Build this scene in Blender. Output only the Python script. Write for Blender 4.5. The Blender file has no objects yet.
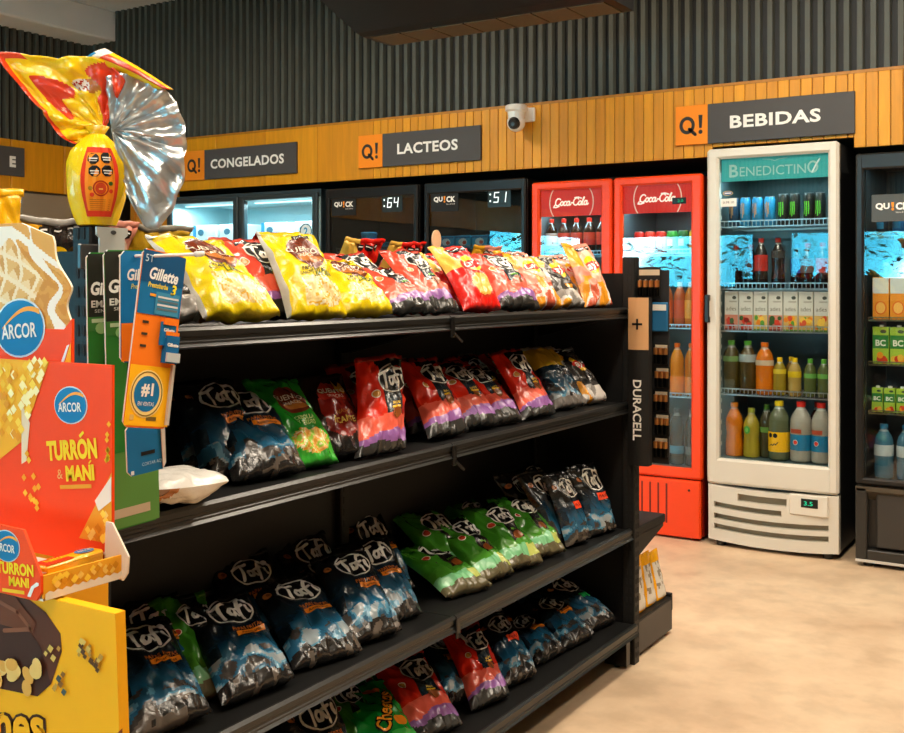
import bpy, bmesh, math, random
from mathutils import Vector, Matrix, noise
from math import pi, sin, cos, radians
SC = bpy.context.scene
COL = SC.collection

# ------------------------------------------------------------------ colour
def lin(c):
    return c / 12.92 if c <= 0.04045 else ((c + 0.055) / 1.055) ** 2.4
def C(h):
    h = h.lstrip('#')
    return tuple(lin(int(h[i:i + 2], 16) / 255) for i in (0, 2, 4))
BLACK = C('0c0c0d'); DARK = C('1a1a1b'); WHITE = C('e9e7e2'); RED = C('d01f12'); CREAM = C('efe6cf')

# ------------------------------------------------------------------ materials
MATS = {}
def new_mat(name):
    m = bpy.data.materials.new(name); m.use_nodes = True
    nt = m.node_tree; nt.nodes.clear()
    out = nt.nodes.new('ShaderNodeOutputMaterial')
    return m, nt, out
def attr_mat(name, rough=.5, metal=0., spec=.5, var=.08, scale=30., bump=0., bscale=60., coat=0., transm=0.):
    """surface colour from the mesh's own print colours, plus procedural noise in colour, gloss and relief"""
    m, nt, out = new_mat(name); N, L = nt.nodes, nt.links
    b = N.new('ShaderNodeBsdfPrincipled'); L.new(b.outputs[0], out.inputs[0])
    a = N.new('ShaderNodeAttribute'); a.attribute_name = 'Col'
    tc = N.new('ShaderNodeTexCoord')
    n = N.new('ShaderNodeTexNoise'); n.inputs['Scale'].default_value = scale; n.inputs['Detail'].default_value = 3
    L.new(tc.outputs['Object'], n.inputs['Vector'])
    mr = N.new('ShaderNodeMapRange'); mr.inputs['To Min'].default_value = 1 - var; mr.inputs['To Max'].default_value = 1 + var
    L.new(n.outputs[0], mr.inputs['Value'])
    mx = N.new('ShaderNodeVectorMath'); mx.operation = 'SCALE'
    L.new(a.outputs['Color'], mx.inputs[0]); L.new(mr.outputs[0], mx.inputs['Scale'])
    L.new(mx.outputs[0], b.inputs['Base Color'])
    b.inputs['Roughness'].default_value = rough; b.inputs['Metallic'].default_value = metal
    b.inputs['Specular IOR Level'].default_value = spec; b.inputs['Coat Weight'].default_value = coat
    b.inputs['Transmission Weight'].default_value = transm
    if bump:
        n2 = N.new('ShaderNodeTexNoise'); n2.inputs['Scale'].default_value = bscale; n2.inputs['Detail'].default_value = 4
        L.new(tc.outputs['Object'], n2.inputs['Vector'])
        bp = N.new('ShaderNodeBump'); bp.inputs['Strength'].default_value = bump; bp.inputs['Distance'].default_value = .01
        L.new(n2.outputs[0], bp.inputs['Height']); L.new(bp.outputs[0], b.inputs['Normal'])
    MATS[name] = m
    return m
attr_mat('film', rough=.24, metal=.0, spec=.65, var=.1, scale=14, bump=.4, bscale=38)
attr_mat('foil', rough=.3, metal=.85, var=.05, bump=.35, bscale=40)
attr_mat('card', rough=.55, var=.03, spec=.25)
attr_mat('plastic', rough=.3, var=.03, spec=.5)
attr_mat('matte', rough=.7, var=.08, bump=.1)
attr_mat('shelf', rough=.5, spec=.28, var=.15, scale=8, bump=.03, bscale=200)
attr_mat('paint', rough=.32, spec=.5, var=.05, scale=4)
attr_mat('metal', rough=.3, metal=.9, var=.05)
attr_mat('liquid', rough=.14, spec=.5, var=.12, scale=10, transm=.12)
attr_mat('wall', rough=.8, var=.1, scale=3)
attr_mat('leaf', rough=.5, var=.3, scale=6)

def glass_mat(name, tint, rough=0., f0=.07):
    m, nt, out = new_mat(name); N, L = nt.nodes, nt.links
    t = N.new('ShaderNodeBsdfTransparent'); t.inputs[0].default_value = (*tint, 1)
    g = N.new('ShaderNodeBsdfGlossy'); g.inputs['Roughness'].default_value = rough
    lw = N.new('ShaderNodeLayerWeight'); lw.inputs['Blend'].default_value = .5
    pw = N.new('ShaderNodeMath'); pw.operation = 'POWER'; pw.inputs[1].default_value = 5; L.new(lw.outputs['Facing'], pw.inputs[0])
    f = N.new('ShaderNodeMath'); f.operation = 'MULTIPLY_ADD'; f.inputs[1].default_value = 1 - f0; f.inputs[2].default_value = f0; L.new(pw.outputs[0], f.inputs[0])
    n = N.new('ShaderNodeTexNoise'); n.inputs['Scale'].default_value = 3.; n.inputs['Detail'].default_value = 2
    bp = N.new('ShaderNodeBump'); bp.inputs['Strength'].default_value = .012; bp.inputs['Distance'].default_value = .02
    L.new(n.outputs[0], bp.inputs['Height']); L.new(bp.outputs[0], g.inputs['Normal'])
    mx = N.new('ShaderNodeMixShader')
    L.new(f.outputs[0], mx.inputs[0]); L.new(t.outputs[0], mx.inputs[1]); L.new(g.outputs[0], mx.inputs[2])
    L.new(mx.outputs[0], out.inputs[0]); MATS[name] = m
glass_mat('glass', (.93, .96, .96), f0=.065)
glass_mat('glass_dark', (.66, .7, .7), f0=.09)
glass_mat('clear_plastic', (.86, .9, .9), rough=.1, f0=.04)

def emit_mat(name, col, s):
    m, nt, out = new_mat(name); N, L = nt.nodes, nt.links
    e = N.new('ShaderNodeEmission'); e.inputs[0].default_value = (*col, 1); e.inputs[1].default_value = s
    L.new(e.outputs[0], out.inputs[0]); MATS[name] = m
def backlit_mat():
    m, nt, out = new_mat('backlit'); N, L = nt.nodes, nt.links
    b = N.new('ShaderNodeBsdfPrincipled'); L.new(b.outputs[0], out.inputs[0])
    a = N.new('ShaderNodeAttribute'); a.attribute_name = 'Col'
    n = N.new('ShaderNodeTexNoise'); n.inputs['Scale'].default_value = 3
    mr = N.new('ShaderNodeMapRange'); mr.inputs['To Min'].default_value = .35; mr.inputs['To Max'].default_value = .5; L.new(n.outputs[0], mr.inputs['Value'])
    L.new(a.outputs['Color'], b.inputs['Base Color']); L.new(a.outputs['Color'], b.inputs['Emission Color']); L.new(mr.outputs[0], b.inputs['Emission Strength'])
    b.inputs['Roughness'].default_value = .4; MATS['backlit'] = m
backlit_mat()
emit_mat('led_cool', C('bfeaf2'), 3.2)
emit_mat('led_warm', C('ffe9c8'), 5.)
emit_mat('digit_white', C('e8f2ea'), 1.6)
emit_mat('digit_green', C('30e0a0'), .9)

def floor_mat():
    m, nt, out = new_mat('floor_concrete'); N, L = nt.nodes, nt.links
    b = N.new('ShaderNodeBsdfPrincipled'); L.new(b.outputs[0], out.inputs[0])
    tc = N.new('ShaderNodeTexCoord')
    n1 = N.new('ShaderNodeTexNoise'); n1.inputs['Scale'].default_value = 1.7; n1.inputs['Detail'].default_value = 8; n1.inputs['Roughness'].default_value = .65
    n2 = N.new('ShaderNodeTexNoise'); n2.inputs['Scale'].default_value = 9; n2.inputs['Detail'].default_value = 6
    n3 = N.new('ShaderNodeTexVoronoi'); n3.inputs['Scale'].default_value = 5
    for n in (n1, n2, n3): L.new(tc.outputs['Object'], n.inputs['Vector'])
    r = N.new('ShaderNodeValToRGB'); e = r.color_ramp.elements
    e[0].position = .3; e[0].color = (*C('c0a284'), 1); e[1].position = .7; e[1].color = (*C('e0c7a8'), 1)
    L.new(n1.outputs[0], r.inputs[0])
    r2 = N.new('ShaderNodeValToRGB'); e = r2.color_ramp.elements
    e[0].position = .35; e[0].color = (.72, .7, .68, 1); e[1].position = .55; e[1].color = (1, 1, 1, 1)
    L.new(n2.outputs[0], r2.inputs[0])
    mx = N.new('ShaderNodeMix'); mx.data_type = 'RGBA'; mx.blend_type = 'MULTIPLY'; mx.inputs[0].default_value = .5
    L.new(r.outputs[0], mx.inputs[6]); L.new(r2.outputs[0], mx.inputs[7]); L.new(mx.outputs[2], b.inputs['Base Color'])
    mr = N.new('ShaderNodeMapRange'); mr.inputs['To Min'].default_value = .3; mr.inputs['To Max'].default_value = .6
    L.new(n2.outputs[0], mr.inputs['Value']); L.new(mr.outputs[0], b.inputs['Roughness'])
    bp = N.new('ShaderNodeBump'); bp.inputs['Strength'].default_value = .06; bp.inputs['Distance'].default_value = .01
    L.new(n2.outputs[0], bp.inputs['Height']); L.new(bp.outputs[0], b.inputs['Normal'])
    MATS['floor'] = m
floor_mat()
def wood_mat():
    m, nt, out = new_mat('wood_boards'); N, L = nt.nodes, nt.links
    b = N.new('ShaderNodeBsdfPrincipled'); L.new(b.outputs[0], out.inputs[0])
    a = N.new('ShaderNodeAttribute'); a.attribute_name = 'Col'
    tc = N.new('ShaderNodeTexCoord'); mp = N.new('ShaderNodeMapping'); mp.inputs['Scale'].default_value = (14, 14, 1.2)
    L.new(tc.outputs['Object'], mp.inputs[0])
    n = N.new('ShaderNodeTexNoise'); n.inputs['Scale'].default_value = 3; n.inputs['Detail'].default_value = 7; n.inputs['Distortion'].default_value = .6
    L.new(mp.outputs[0], n.inputs['Vector'])
    mr = N.new('ShaderNodeMapRange'); mr.inputs['To Min'].default_value = .72; mr.inputs['To Max'].default_value = 1.22
    L.new(n.outputs[0], mr.inputs['Value'])
    mx = N.new('ShaderNodeVectorMath'); mx.operation = 'SCALE'
    L.new(a.outputs['Color'], mx.inputs[0]); L.new(mr.outputs[0], mx.inputs['Scale']); L.new(mx.outputs[0], b.inputs['Base Color'])
    b.inputs['Roughness'].default_value = .5; MATS['wood'] = m
wood_mat()

# ------------------------------------------------------------------ mesh builder
class MB:
    def __init__(s): s.v = []; s.f = []; s.c = []
    def face(s, idx, col): s.f.append(tuple(idx)); s.c.append(col)
    def poly(s, pts, col):
        i = len(s.v); s.v += [tuple(p) for p in pts]; s.face(range(i, i + len(pts)), col)
    def box(s, x0, x1, y0, y1, z0, z1, col, ch=0.):
        if x1 < x0: x0, x1 = x1, x0
        if y1 < y0: y0, y1 = y1, y0
        if z1 < z0: z0, z1 = z1, z0
        ch = min(ch, (x1 - x0) * .45, (y1 - y0) * .45, (z1 - z0) * .45)
        i = len(s.v)
        if ch <= 0:
            s.v += [(x, y, z) for x in (x0, x1) for y in (y0, y1) for z in (z0, z1)]
            for q in ((0, 1, 3, 2), (4, 6, 7, 5), (0, 4, 5, 1), (2, 3, 7, 6), (0, 2, 6, 4), (1, 5, 7, 3)): s.face([i + k for k in q], col)
            return
        X, Y, Z = (x0, x1), (y0, y1), (z0, z1)
        def vid(a, b, c, ax): return i + ((a * 2 + b) * 2 + c) * 3 + ax
        for a in (0, 1):
            for b in (0, 1):
                for c in (0, 1):
                    sx, sy, sz = (1 - 2 * a), (1 - 2 * b), (1 - 2 * c)
                    x, y, z = X[a], Y[b], Z[c]
                    s.v += [(x, y + sy * ch, z + sz * ch), (x + sx * ch, y, z + sz * ch), (x + sx * ch, y + sy * ch, z)]
        def add(q, flip): s.face(q if not flip else q[::-1], col)
        for a in (0, 1): add([vid(a, 0, 0, 0), vid(a, 0, 1, 0), vid(a, 1, 1, 0), vid(a, 1, 0, 0)], a == 1)
        for b in (0, 1): add([vid(0, b, 0, 1), vid(1, b, 0, 1), vid(1, b, 1, 1), vid(0, b, 1, 1)], b == 1)
        for c in (0, 1): add([vid(0, 0, c, 2), vid(0, 1, c, 2), vid(1, 1, c, 2), vid(1, 0, c, 2)], c == 1)
        for p in (0, 1):
            for q in (0, 1):
                add([vid(p, q, 0, 0), vid(p, q, 0, 1), vid(p, q, 1, 1), vid(p, q, 1, 0)], p == q)
                add([vid(p, 0, q, 0), vid(p, 1, q, 0), vid(p, 1, q, 2), vid(p, 0, q, 2)], p == q)
                add([vid(0, p, q, 1), vid(1, p, q, 1), vid(1, p, q, 2), vid(0, p, q, 2)], p != q)
        for a in (0, 1):
            for b in (0, 1):
                for c in (0, 1): add([vid(a, b, c, 0), vid(a, b, c, 1), vid(a, b, c, 2)], (a + b + c) % 2 == 1)
    def lathe(s, cx, cy, z0, prof, col, n=16, cols=None, cap=True):
        i = len(s.v)
        for r, z in prof:
            for k in range(n):
                a = 2 * pi * k / n; s.v.append((cx + r * cos(a), cy + r * sin(a), z0 + z))
        for j in range(len(prof) - 1):
            cc = cols[j] if cols else col
            for k in range(n):
                k2 = (k + 1) % n
                s.face((i + j * n + k, i + j * n + k2, i + (j + 1) * n + k2, i + (j + 1) * n + k), cc)
        if cap:
            s.face([i + k for k in range(n)][::-1], cols[0] if cols else col)
            s.face([i + (len(prof) - 1) * n + k for k in range(n)], cols[-1] if cols else col)
    def tube(s, pts, r, col, n=8, caps=True):
        pts = [Vector(p) for p in pts]; i = len(s.v); m = len(pts)
        rr = r if isinstance(r, (list, tuple)) else [r] * m
        for j, p in enumerate(pts):
            t = (pts[min(j + 1, m - 1)] - pts[max(j - 1, 0)]).normalized()
            u = t.cross(Vector((0, 0, 1)))
            if u.length < .05: u = t.cross(Vector((1, 0, 0)))
            u.normalize(); w = t.cross(u)
            for k in range(n):
                a = 2 * pi * k / n; s.v.append(tuple(p + (u * cos(a) + w * sin(a)) * rr[j]))
        for j in range(m - 1):
            for k in range(n):
                k2 = (k + 1) % n
                s.face((i + j * n + k, i + (j + 1) * n + k, i + (j + 1) * n + k2, i + j * n + k2), col)
        if caps:
            s.face([i + k for k in range(n)], col); s.face([i + (m - 1) * n + k for k in range(n)][::-1], col)
    def prism(s, pts, y0, y1, col, ax=1):
        """pts 2D outline extruded along an axis: 0 -> (y,z) outline, 1 -> (x,z), 2 -> (x,y)"""
        def P(p, t): return (t, p[0], p[1]) if ax == 0 else ((p[0], t, p[1]) if ax == 1 else (p[0], p[1], t))
        i = len(s.v); n = len(pts)
        s.v += [P(p, y0) for p in pts] + [P(p, y1) for p in pts]
        s.face(range(i, i + n), col); s.face(list(range(i + n, i + 2 * n))[::-1], col)
        for k in range(n):
            k2 = (k + 1) % n; s.face((i + k2, i + k, i + n + k, i + n + k2), col)
    def decal(s, polys, fn, col):
        for p in polys: s.poly([fn(x, y) for x, y in p], col)
    def grid(s, nu, nv, fn, colfn):
        i = len(s.v)
        for b in range(nv + 1):
            for a in range(nu + 1): s.v.append(tuple(fn(a / nu, b / nv)))
        for b in range(nv):
            for a in range(nu):
                q = i + b * (nu + 1) + a
                s.face((q, q + 1, q + nu + 2, q + nu + 1), colfn((a + .5) / nu, (b + .5) / nv))

BKF = [False]; KB = .972
def bk(p):
    return (p[0] * KB, p[1] * KB, 1.32 + (p[2] - 1.32) * KB) if BKF[0] else tuple(p)
def parent_origin_bk(p): return ORG[p.name]
def obj(name, mb, mat, parent=None, smooth=False, recalc=True, loc=None):
    """one mesh object; vertices are given in world space, kept relative to the parent's (or its own) origin"""
    me = bpy.data.meshes.new(name)
    if BKF[0]: mb.v = [bk(v) for v in mb.v]
    o0 = Vector(parent_origin(parent)) if parent else Vector(bk(loc) if loc and tuple(loc) != (0, 0, 0) else (0, 0, 0))
    me.from_pydata([(v[0] - o0.x, v[1] - o0.y, v[2] - o0.z) for v in mb.v], [], mb.f)
    if recalc:
        bm = bmesh.new(); bm.from_mesh(me); bmesh.ops.recalc_face_normals(bm, faces=bm.faces); bm.to_mesh(me); bm.free()
    at = me.color_attributes.new('Col', 'FLOAT_COLOR', 'CORNER')
    k = 0; buf = []
    for p in me.polygons:
        c = mb.c[p.index]
        buf += [c[0], c[1], c[2], 1.] * p.loop_total
    at.data.foreach_set('color', buf)
    if smooth is True: me.polygons.foreach_set('use_smooth', [True] * len(me.polygons))
    me.materials.append(MATS[mat])
    o = bpy.data.objects.new(name, me); COL.objects.link(o)
    if parent: o.parent = parent
    else: o.location = o0
    if isinstance(smooth, float):
        me.polygons.foreach_set('use_smooth', [True] * len(me.polygons))
        try: me.set_sharp_from_angle(angle=smooth)
        except Exception: pass
    return o
ORG = {}
def parent_origin(p): return ORG.get(p.name) or (0, 0, 0)
def tag(o, label, cat, group=None):
    o['label'] = label; o['category'] = cat
    if group: o['group'] = group
    return o
def empty(name, loc, label, cat, group=None):
    o = bpy.data.objects.new(name, None); COL.objects.link(o); loc = bk(loc); o.location = loc; o.empty_display_size = .05
    ORG[o.name] = tuple(loc); return tag(o, label, cat, group)
def thing(name, mb, mat, label, cat, group=None, smooth=False, loc=(0, 0, 0), recalc=True):
    o = obj(name, mb, mat, None, smooth, recalc, loc); ORG[o.name] = tuple(o.location); return tag(o, label, cat, group)
def part(name, mb, mat, parent, smooth=False, label=None, recalc=True):
    o = obj(name, mb, mat, parent, smooth, recalc)
    ORG[o.name] = parent_origin(parent)
    # a sub-part hangs on a part whose own offset is zero, so the same origin serves
    if label: o['label'] = label
    return o
def struct(name, mb, mat, parent=None, smooth=False):
    o = obj(name, mb, mat, parent, smooth)
    if not parent: o['kind'] = 'structure'
    ORG[o.name] = (0, 0, 0)
    return o

# ------------------------------------------------------------------ lettering
_TX = {}
def text(body, w=None, h=None, bold=0., shear=0., space=1.):
    """triangulated outlines of a word centred on the origin, fitted to width w and/or cap height h"""
    key = (body, bold, shear, space)
    if key not in _TX:
        cu = bpy.data.curves.new('lettering', 'FONT'); cu.body = body; cu.offset = bold; cu.shear = shear; cu.space_character = space
        cu.resolution_u = 3
        ob = bpy.data.objects.new('lettering', cu); COL.objects.link(ob)
        dg = bpy.context.evaluated_depsgraph_get(); dg.update()
        ev = ob.evaluated_get(dg); me = ev.to_mesh()
        vs = [v.co.copy() for v in me.vertices]
        pl = [[(vs[i].x, vs[i].y) for i in p.vertices] for p in me.polygons]
        ev.to_mesh_clear(); bpy.data.objects.remove(ob); bpy.data.curves.remove(cu)
        xs = [p[0] for q in pl for p in q]; ys = [p[1] for q in pl for p in q]
        cx, cy = (min(xs) + max(xs)) / 2, (min(ys) + max(ys)) / 2
        _TX[key] = ([[(x - cx, y - cy) for x, y in q] for q in pl], max(xs) - min(xs), max(ys) - min(ys))
    pl, tw, th = _TX[key]
    sx = w / tw if w else h / th
    sy = h / th if h else sx
    return [[(x * sx, y * sy) for x, y in q] for q in pl]
def xf(polys, dx=0, dy=0, rot=0., s=1.):
    c_, s_ = cos(rot) * s, sin(rot) * s
    return [[(x * c_ - y * s_ + dx, x * s_ + y * c_ + dy) for x, y in q] for q in polys]
def rect(x0, x1, y0, y1, n=1, m=1):
    return [[(x0 + (x1 - x0) * a / n, y0 + (y1 - y0) * b / m), (x0 + (x1 - x0) * (a + 1) / n, y0 + (y1 - y0) * b / m),
             (x0 + (x1 - x0) * (a + 1) / n, y0 + (y1 - y0) * (b + 1) / m), (x0 + (x1 - x0) * a / n, y0 + (y1 - y0) * (b + 1) / m)] for a in range(n) for b in range(m)]
def disc(rx, ry, n=20, m=None):
    m = m or (1 if max(rx, ry) < .012 else 5)
    o = [[(0, 0), (rx / m * cos(2 * pi * k / n), ry / m * sin(2 * pi * k / n)), (rx / m * cos(2 * pi * (k + 1) / n), ry / m * sin(2 * pi * (k + 1) / n))] for k in range(n)]
    for j in range(1, m):
        a, b = j / m, (j + 1) / m
        for k in range(n):
            c0, s0, c1, s1 = cos(2 * pi * k / n), sin(2 * pi * k / n), cos(2 * pi * (k + 1) / n), sin(2 * pi * (k + 1) / n)
            o.append([(rx * a * c0, ry * a * s0), (rx * b * c0, ry * b * s0), (rx * b * c1, ry * b * s1), (rx * a * c1, ry * a * s1)])
    return o
def ring(rx, ry, t, n=24, a0=0., a1=2 * pi):
    o = []
    for k in range(n):
        a, b = a0 + (a1 - a0) * k / n, a0 + (a1 - a0) * (k + 1) / n
        o.append([(rx * cos(a), ry * sin(a)), (rx * cos(b), ry * sin(b)), ((rx - t) * cos(b), (ry - t) * sin(b)), ((rx - t) * cos(a), (ry - t) * sin(a))])
    return o
def strokes(lines, t):
    o = []
    for ln in lines:
        for (x0, y0), (x1, y1) in zip(ln[:-1], ln[1:]):
            dx, dy = x1 - x0, y1 - y0; l = math.hypot(dx, dy) or 1; nx, ny = -dy / l * t / 2, dx / l * t / 2
            o.append([(x0 + nx, y0 + ny), (x0 - nx, y0 - ny), (x1 - nx, y1 - ny), (x1 + nx, y1 + ny)])
        for x, y in ln:
            o.append([(x + t / 2 * cos(k * pi / 3), y + t / 2 * sin(k * pi / 3)) for k in range(6)])
    return o
_TAFI = [[(0, .86), (.4, .93), (.82, 1.02)], [(.44, .92), (.36, .4), (.3, -.02)],
         [(1.0, .5), (.82, .56), (.66, .35), (.68, .1), (.82, .06), (.95, .25), (1.02, .52), (1.0, .3), (1.08, .08)],
         [(1.62, 1.02), (1.45, 1.05), (1.34, .8), (1.26, .3), (1.2, -.2)], [(1.12, .55), (1.3, .58), (1.52, .62)],
         [(1.7, .56), (1.66, .3), (1.7, .08)], [(1.78, .98), (1.84, .8)]]
def tafi(w):
    k = w / 2.0
    return xf(strokes([[(x * k, y * k) for x, y in l] for l in _TAFI], .17 * k), -.92 * k, -.45 * k)
def arc(cx, cy, rx, ry, a0, a1, n=8): return [(cx + rx * cos(radians(a0 + (a1 - a0) * k / n)), cy + ry * sin(radians(a0 + (a1 - a0) * k / n))) for k in range(n + 1)]
def coke(w):
    L = [arc(.55, .62, .5, .62, 40, 330, 12), [(.0, .1), (-.15, -.25), (.3, -.3), (.9, -.12)], arc(1.32, .36, .26, .36, 0, 360, 10), arc(1.95, .36, .26, .36, 50, 310, 9),
         arc(2.5, .36, .26, .36, 0, 360, 10), [(2.76, .7), (2.76, .2), (2.9, .02), (3.08, .2)], [(3.1, .42), (3.38, .42)],
         arc(4.0, .62, .5, .62, 40, 330, 12), [(3.6, 1.3), (4.2, 1.35), (4.9, 1.15)], arc(4.75, .36, .26, .36, 0, 360, 10), [(5.15, .1), (5.3, .9), (5.42, 1.3), (5.3, 1.35), (5.16, .6), (5.25, .02), (5.42, .1)],
         arc(5.8, .36, .26, .36, 0, 360, 10), [(6.06, .7), (6.06, .2), (6.2, .02), (6.4, .25)]]
    k = w / 6.6
    sh = .22
    return xf(strokes([[((x + y * sh) * k, y * k) for x, y in l] for l in L], .23 * k), -3.2 * k, -.5 * k)
def onY(x, y, z):      # print on a surface facing -Y at depth y, centred at x, z
    return lambda a, b: (x + a, y, z + b)
def onX(x, y, z):      # print on a surface facing +X
    return lambda a, b: (x, y + a, z + b)
WORLD = 14.0; EXPO = 0.2
LAMPS = [(-.7, .5, 1.5, 42, 'y'), (-.7, 2.5, 1.5, 42, 'y'), (.7, 3.9, 1.4, 50, 'y'), (-3.4, .8, 1.4, 36, 'y'), (-3.8, 3.2, 1.4, 72, 'y'), (-.3, -1.1, 1.4, 34, 'x'), (-1.4, 3.9, 1.4, 48, 'x')]  # the frontmost lamp is an unseen fill added to light the sweets displays

BKF[0] = True
# ================================================================== the room
XL, XR, YB, YF, ZC = -6.70, 2.6, 6.15, -4.2, 3.36
m = MB(); m.box(XL - .1, XR + .1, YF - .1, YB + .1, -.08, 0, C('cdb294')); struct('floor', m, 'floor')
m = MB(); m.box(XL - .1, XR + .1, YF - .1, YB + .1, ZC, ZC + .08, C('c9ced0')); struct('ceiling', m, 'wall')
def corrug(mb, x0, x1, z0, z1, y, depth, pitch, col, sgn=-1, axis='x'):
    n = int((x1 - x0) / pitch); prof = []
    for k in range(n + 1):
        b = x0 + k * pitch
        for f, d in ((0, 0), (.40, 0), (.50, 1), (.90, 1)): prof.append((min(b + f * pitch, x1), y + sgn * d * depth))
    prof.append((x1, y))
    for (a, ya), (b, yb) in zip(prof[:-1], prof[1:]):
        cc = C('161616') if ya == yb == y else col
        if axis == 'x': mb.poly([(a, ya, z0), (b, yb, z0), (b, yb, z1), (a, ya, z1)], cc)
        else: mb.poly([(ya, a, z0), (yb, b, z0), (yb, b, z1), (ya, a, z1)], cc)
SLATE = C('4d504a')
m = MB(); m.box(XL - .1, XR + .1, YB, YB + .1, 0, ZC, C('1d1c1b')); struct('wall_back', m, 'wall')
m = MB(); corrug(m, XL, XR, 2.33, ZC, 5.5, .028, .062, SLATE); m.box(XL, XR, 5.51, 5.53, 2.33, ZC, SLATE); struct('trim_1', m, 'shelf')['label'] = 'dark ribbed metal cladding above the wooden band on the back wall'
m = MB(); m.box(XL - .1, XL, YF, YB, 0, .9, C('6d6154')); m.box(XL - .1, XL, YF, -3.75, .9, ZC, C('6d6154')); m.box(XL - .1, XL, -.9, YB, .9, ZC, C('6d6154')); m.box(XL - .1, XL, -3.75, -.9, 2.12, ZC, C('6d6154')); struct('wall_left', m, 'wall')
m = MB(); corrug(m, YF, 5.5, 2.33, 3.14, XL + .012, .028, .062, SLATE, 1, 'y'); struct('trim_2', m, 'shelf')['label'] = 'dark ribbed metal cladding on the left wall'
m = MB(); m.box(XL, XL + .32, YF, 5.5, 3.14, ZC, C('e0e4e6'), .01); struct('trim_3', m, 'wall')['label'] = 'pale soffit running under the ceiling along the left wall'
m = MB(); m.box(XR, XR + .1, YF, YB, 0, ZC, C('8a7a68')); struct('wall_right', m, 'wall')
# front wall, behind the viewer: a ribbon of shop windows
m = MB(); FW = C('7d6a52')
m.box(XL - .1, XR + .1, YF - .1, YF, 0, 1.26, FW); m.box(XL - .1, XR + .1, YF - .1, YF, 2.06, ZC, FW)
for a, b in ((XL - .1, -6.45), (-4.3, -3.87), (-.4, XR + .1)): m.box(a, b, YF - .1, YF, 1.26, 2.06, FW)
struct('wall_front', m, 'wall')
m = MB(); corrug(m, XL, XR, 2.3, ZC, YF + .004, .028, .062, C('7a6d58'), 1); struct('trim_4', m, 'shelf')
for k, (a, b) in enumerate(((-6.45, -4.3), (-3.87, -.4))):
    m = MB(); m.box(a, b, YF - .06, YF - .02, 1.26, 1.30, BLACK); m.box(a, b, YF - .06, YF - .02, 2.02, 2.06, BLACK)
    m.box(a, a + .04, YF - .06, YF - .02, 1.30, 2.02, BLACK); m.box(b - .04, b, YF - .06, YF - .02, 1.30, 2.02, BLACK)
    w = struct('window_%d' % (k + 1), m, 'paint')
    g = MB(); g.box(a + .04, b - .04, YF - .045, YF - .038, 1.30, 2.02, WHITE); struct('window_pane', g, 'glass', w)
m = MB(); m.box(XL - .06, XL - .02, -3.75, -.9, .9, .95, BLACK); m.box(XL - .06, XL - .02, -3.75, -.9, 2.07, 2.12, BLACK)
m.box(XL - .06, XL - .02, -3.75, -3.7, .95, 2.07, BLACK); m.box(XL - .06, XL - .02, -.95, -.9, .95, 2.07, BLACK)
w = struct('window_3', m, 'paint'); g = MB(); g.box(XL - .045, XL - .038, -3.7, -.95, .95, 2.07, WHITE); struct('window_pane', g, 'glass', w)
# unseen greenery added outside the windows to break up and limit the sky light
rng = random.Random(4); m = MB()
for k in range(9500):
    if k < 6600: cx, cy = rng.uniform(-8.5, 1.0), YF - 1.0 - rng.random() * .9
    else: cx, cy = XL - 1.0 - rng.random() * .8, rng.uniform(-5, .6)
    z = .5 + 2.0 * rng.random() ** 1.5
    if noise.noise(Vector((cx * 2.1, cy * 2.1, z * 2.6))) < -.05: continue
    a, t, r = rng.random() * 6.28, rng.uniform(-.9, .9), rng.uniform(.035, .10)
    u = Vector((cos(a), sin(a), t * .6)).normalized() * r; v = u.cross(Vector((rng.random() - .5, rng.random() - .5, 1))).normalized() * r * .5
    p = Vector((cx, cy, z)); m.poly([p - u, p - v, p + u, p + v], C(rng.choice(('2f4a26', '3d5c2c', '28391f', '57703a'))))
o = thing('hedge', m, 'leaf', 'leafy green hedge added unseen outside the shop windows to break up the sky light', 'hedge'); o['kind'] = 'stuff'
m = MB(); m.box(-12, 5, -9, YF - .1, -.1, 0, C('8d8a84')); m.box(-12, XL - .1, YF - .1, 3, -.1, 0, C('8d8a84')); struct('ground', m, 'wall')

# wooden band (fascia) with boards
WOOD = [C('d48f0c'), C('cf8a0c'), C('d9940c'), C('cd8708')]
def boards(mb, x0, x1, z0, z1, y, pitch, gap=.003, plain=0.):
    x = x0; k = 0
    while x < x1 - 1e-4:
        w = pitch if x >= plain else pitch * 8
        b = min(x + w, x1); mb.box(x + gap / 2, b - gap / 2, y, y + .02, z0, z1, WOOD[(k * 7) % 4], .0025); x = b; k += 1
    mb.box(x0, x1, y + .006, y + .03, z0, z1, C('6b4310'))
m = MB(); boards(m, -6.66, -1.80, 1.985, 2.345, 5.45, .056, plain=-4.35); boards(m, -1.80, -1.10, 2.035, 2.345, 5.45, .056, plain=-9); boards(m, -1.10, XR, 1.985, 2.345, 5.45, .056, plain=-9)
m.box(-6.66, XR, 5.45, 5.5, 2.345, 2.36, C('a86d16'))
struct('trim_5', m, 'wood')['label'] = 'ochre wooden board band running above the fridges'
m = MB(); m.box(XL, -1.80, 5.48, YB, 1.985, 2.02, BLACK); m.box(-1.8, -1.1, 5.48, YB, 2.035, 2.06, BLACK); m.box(-1.10, XR, 5.48, YB, 1.985, 2.02, BLACK); struct('trim_6', m, 'matte')['label'] = 'black underside of the wooden band'
m = MB()
y = YF
while y < 5.45:
    b = min(y + .45, 5.45); m.box(XL + .02, XL + .045, y + .003, b - .003, 1.995, 2.39 if 0 else 2.35, WOOD[int(y * 10) % 4], .004); y = b
m.box(XL, XL + .022, YF, 5.45, 1.995, 2.35, C('6b4310')); struct('trim_7', m, 'wood')['label'] = 'ochre wooden band on the left wall'
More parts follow.
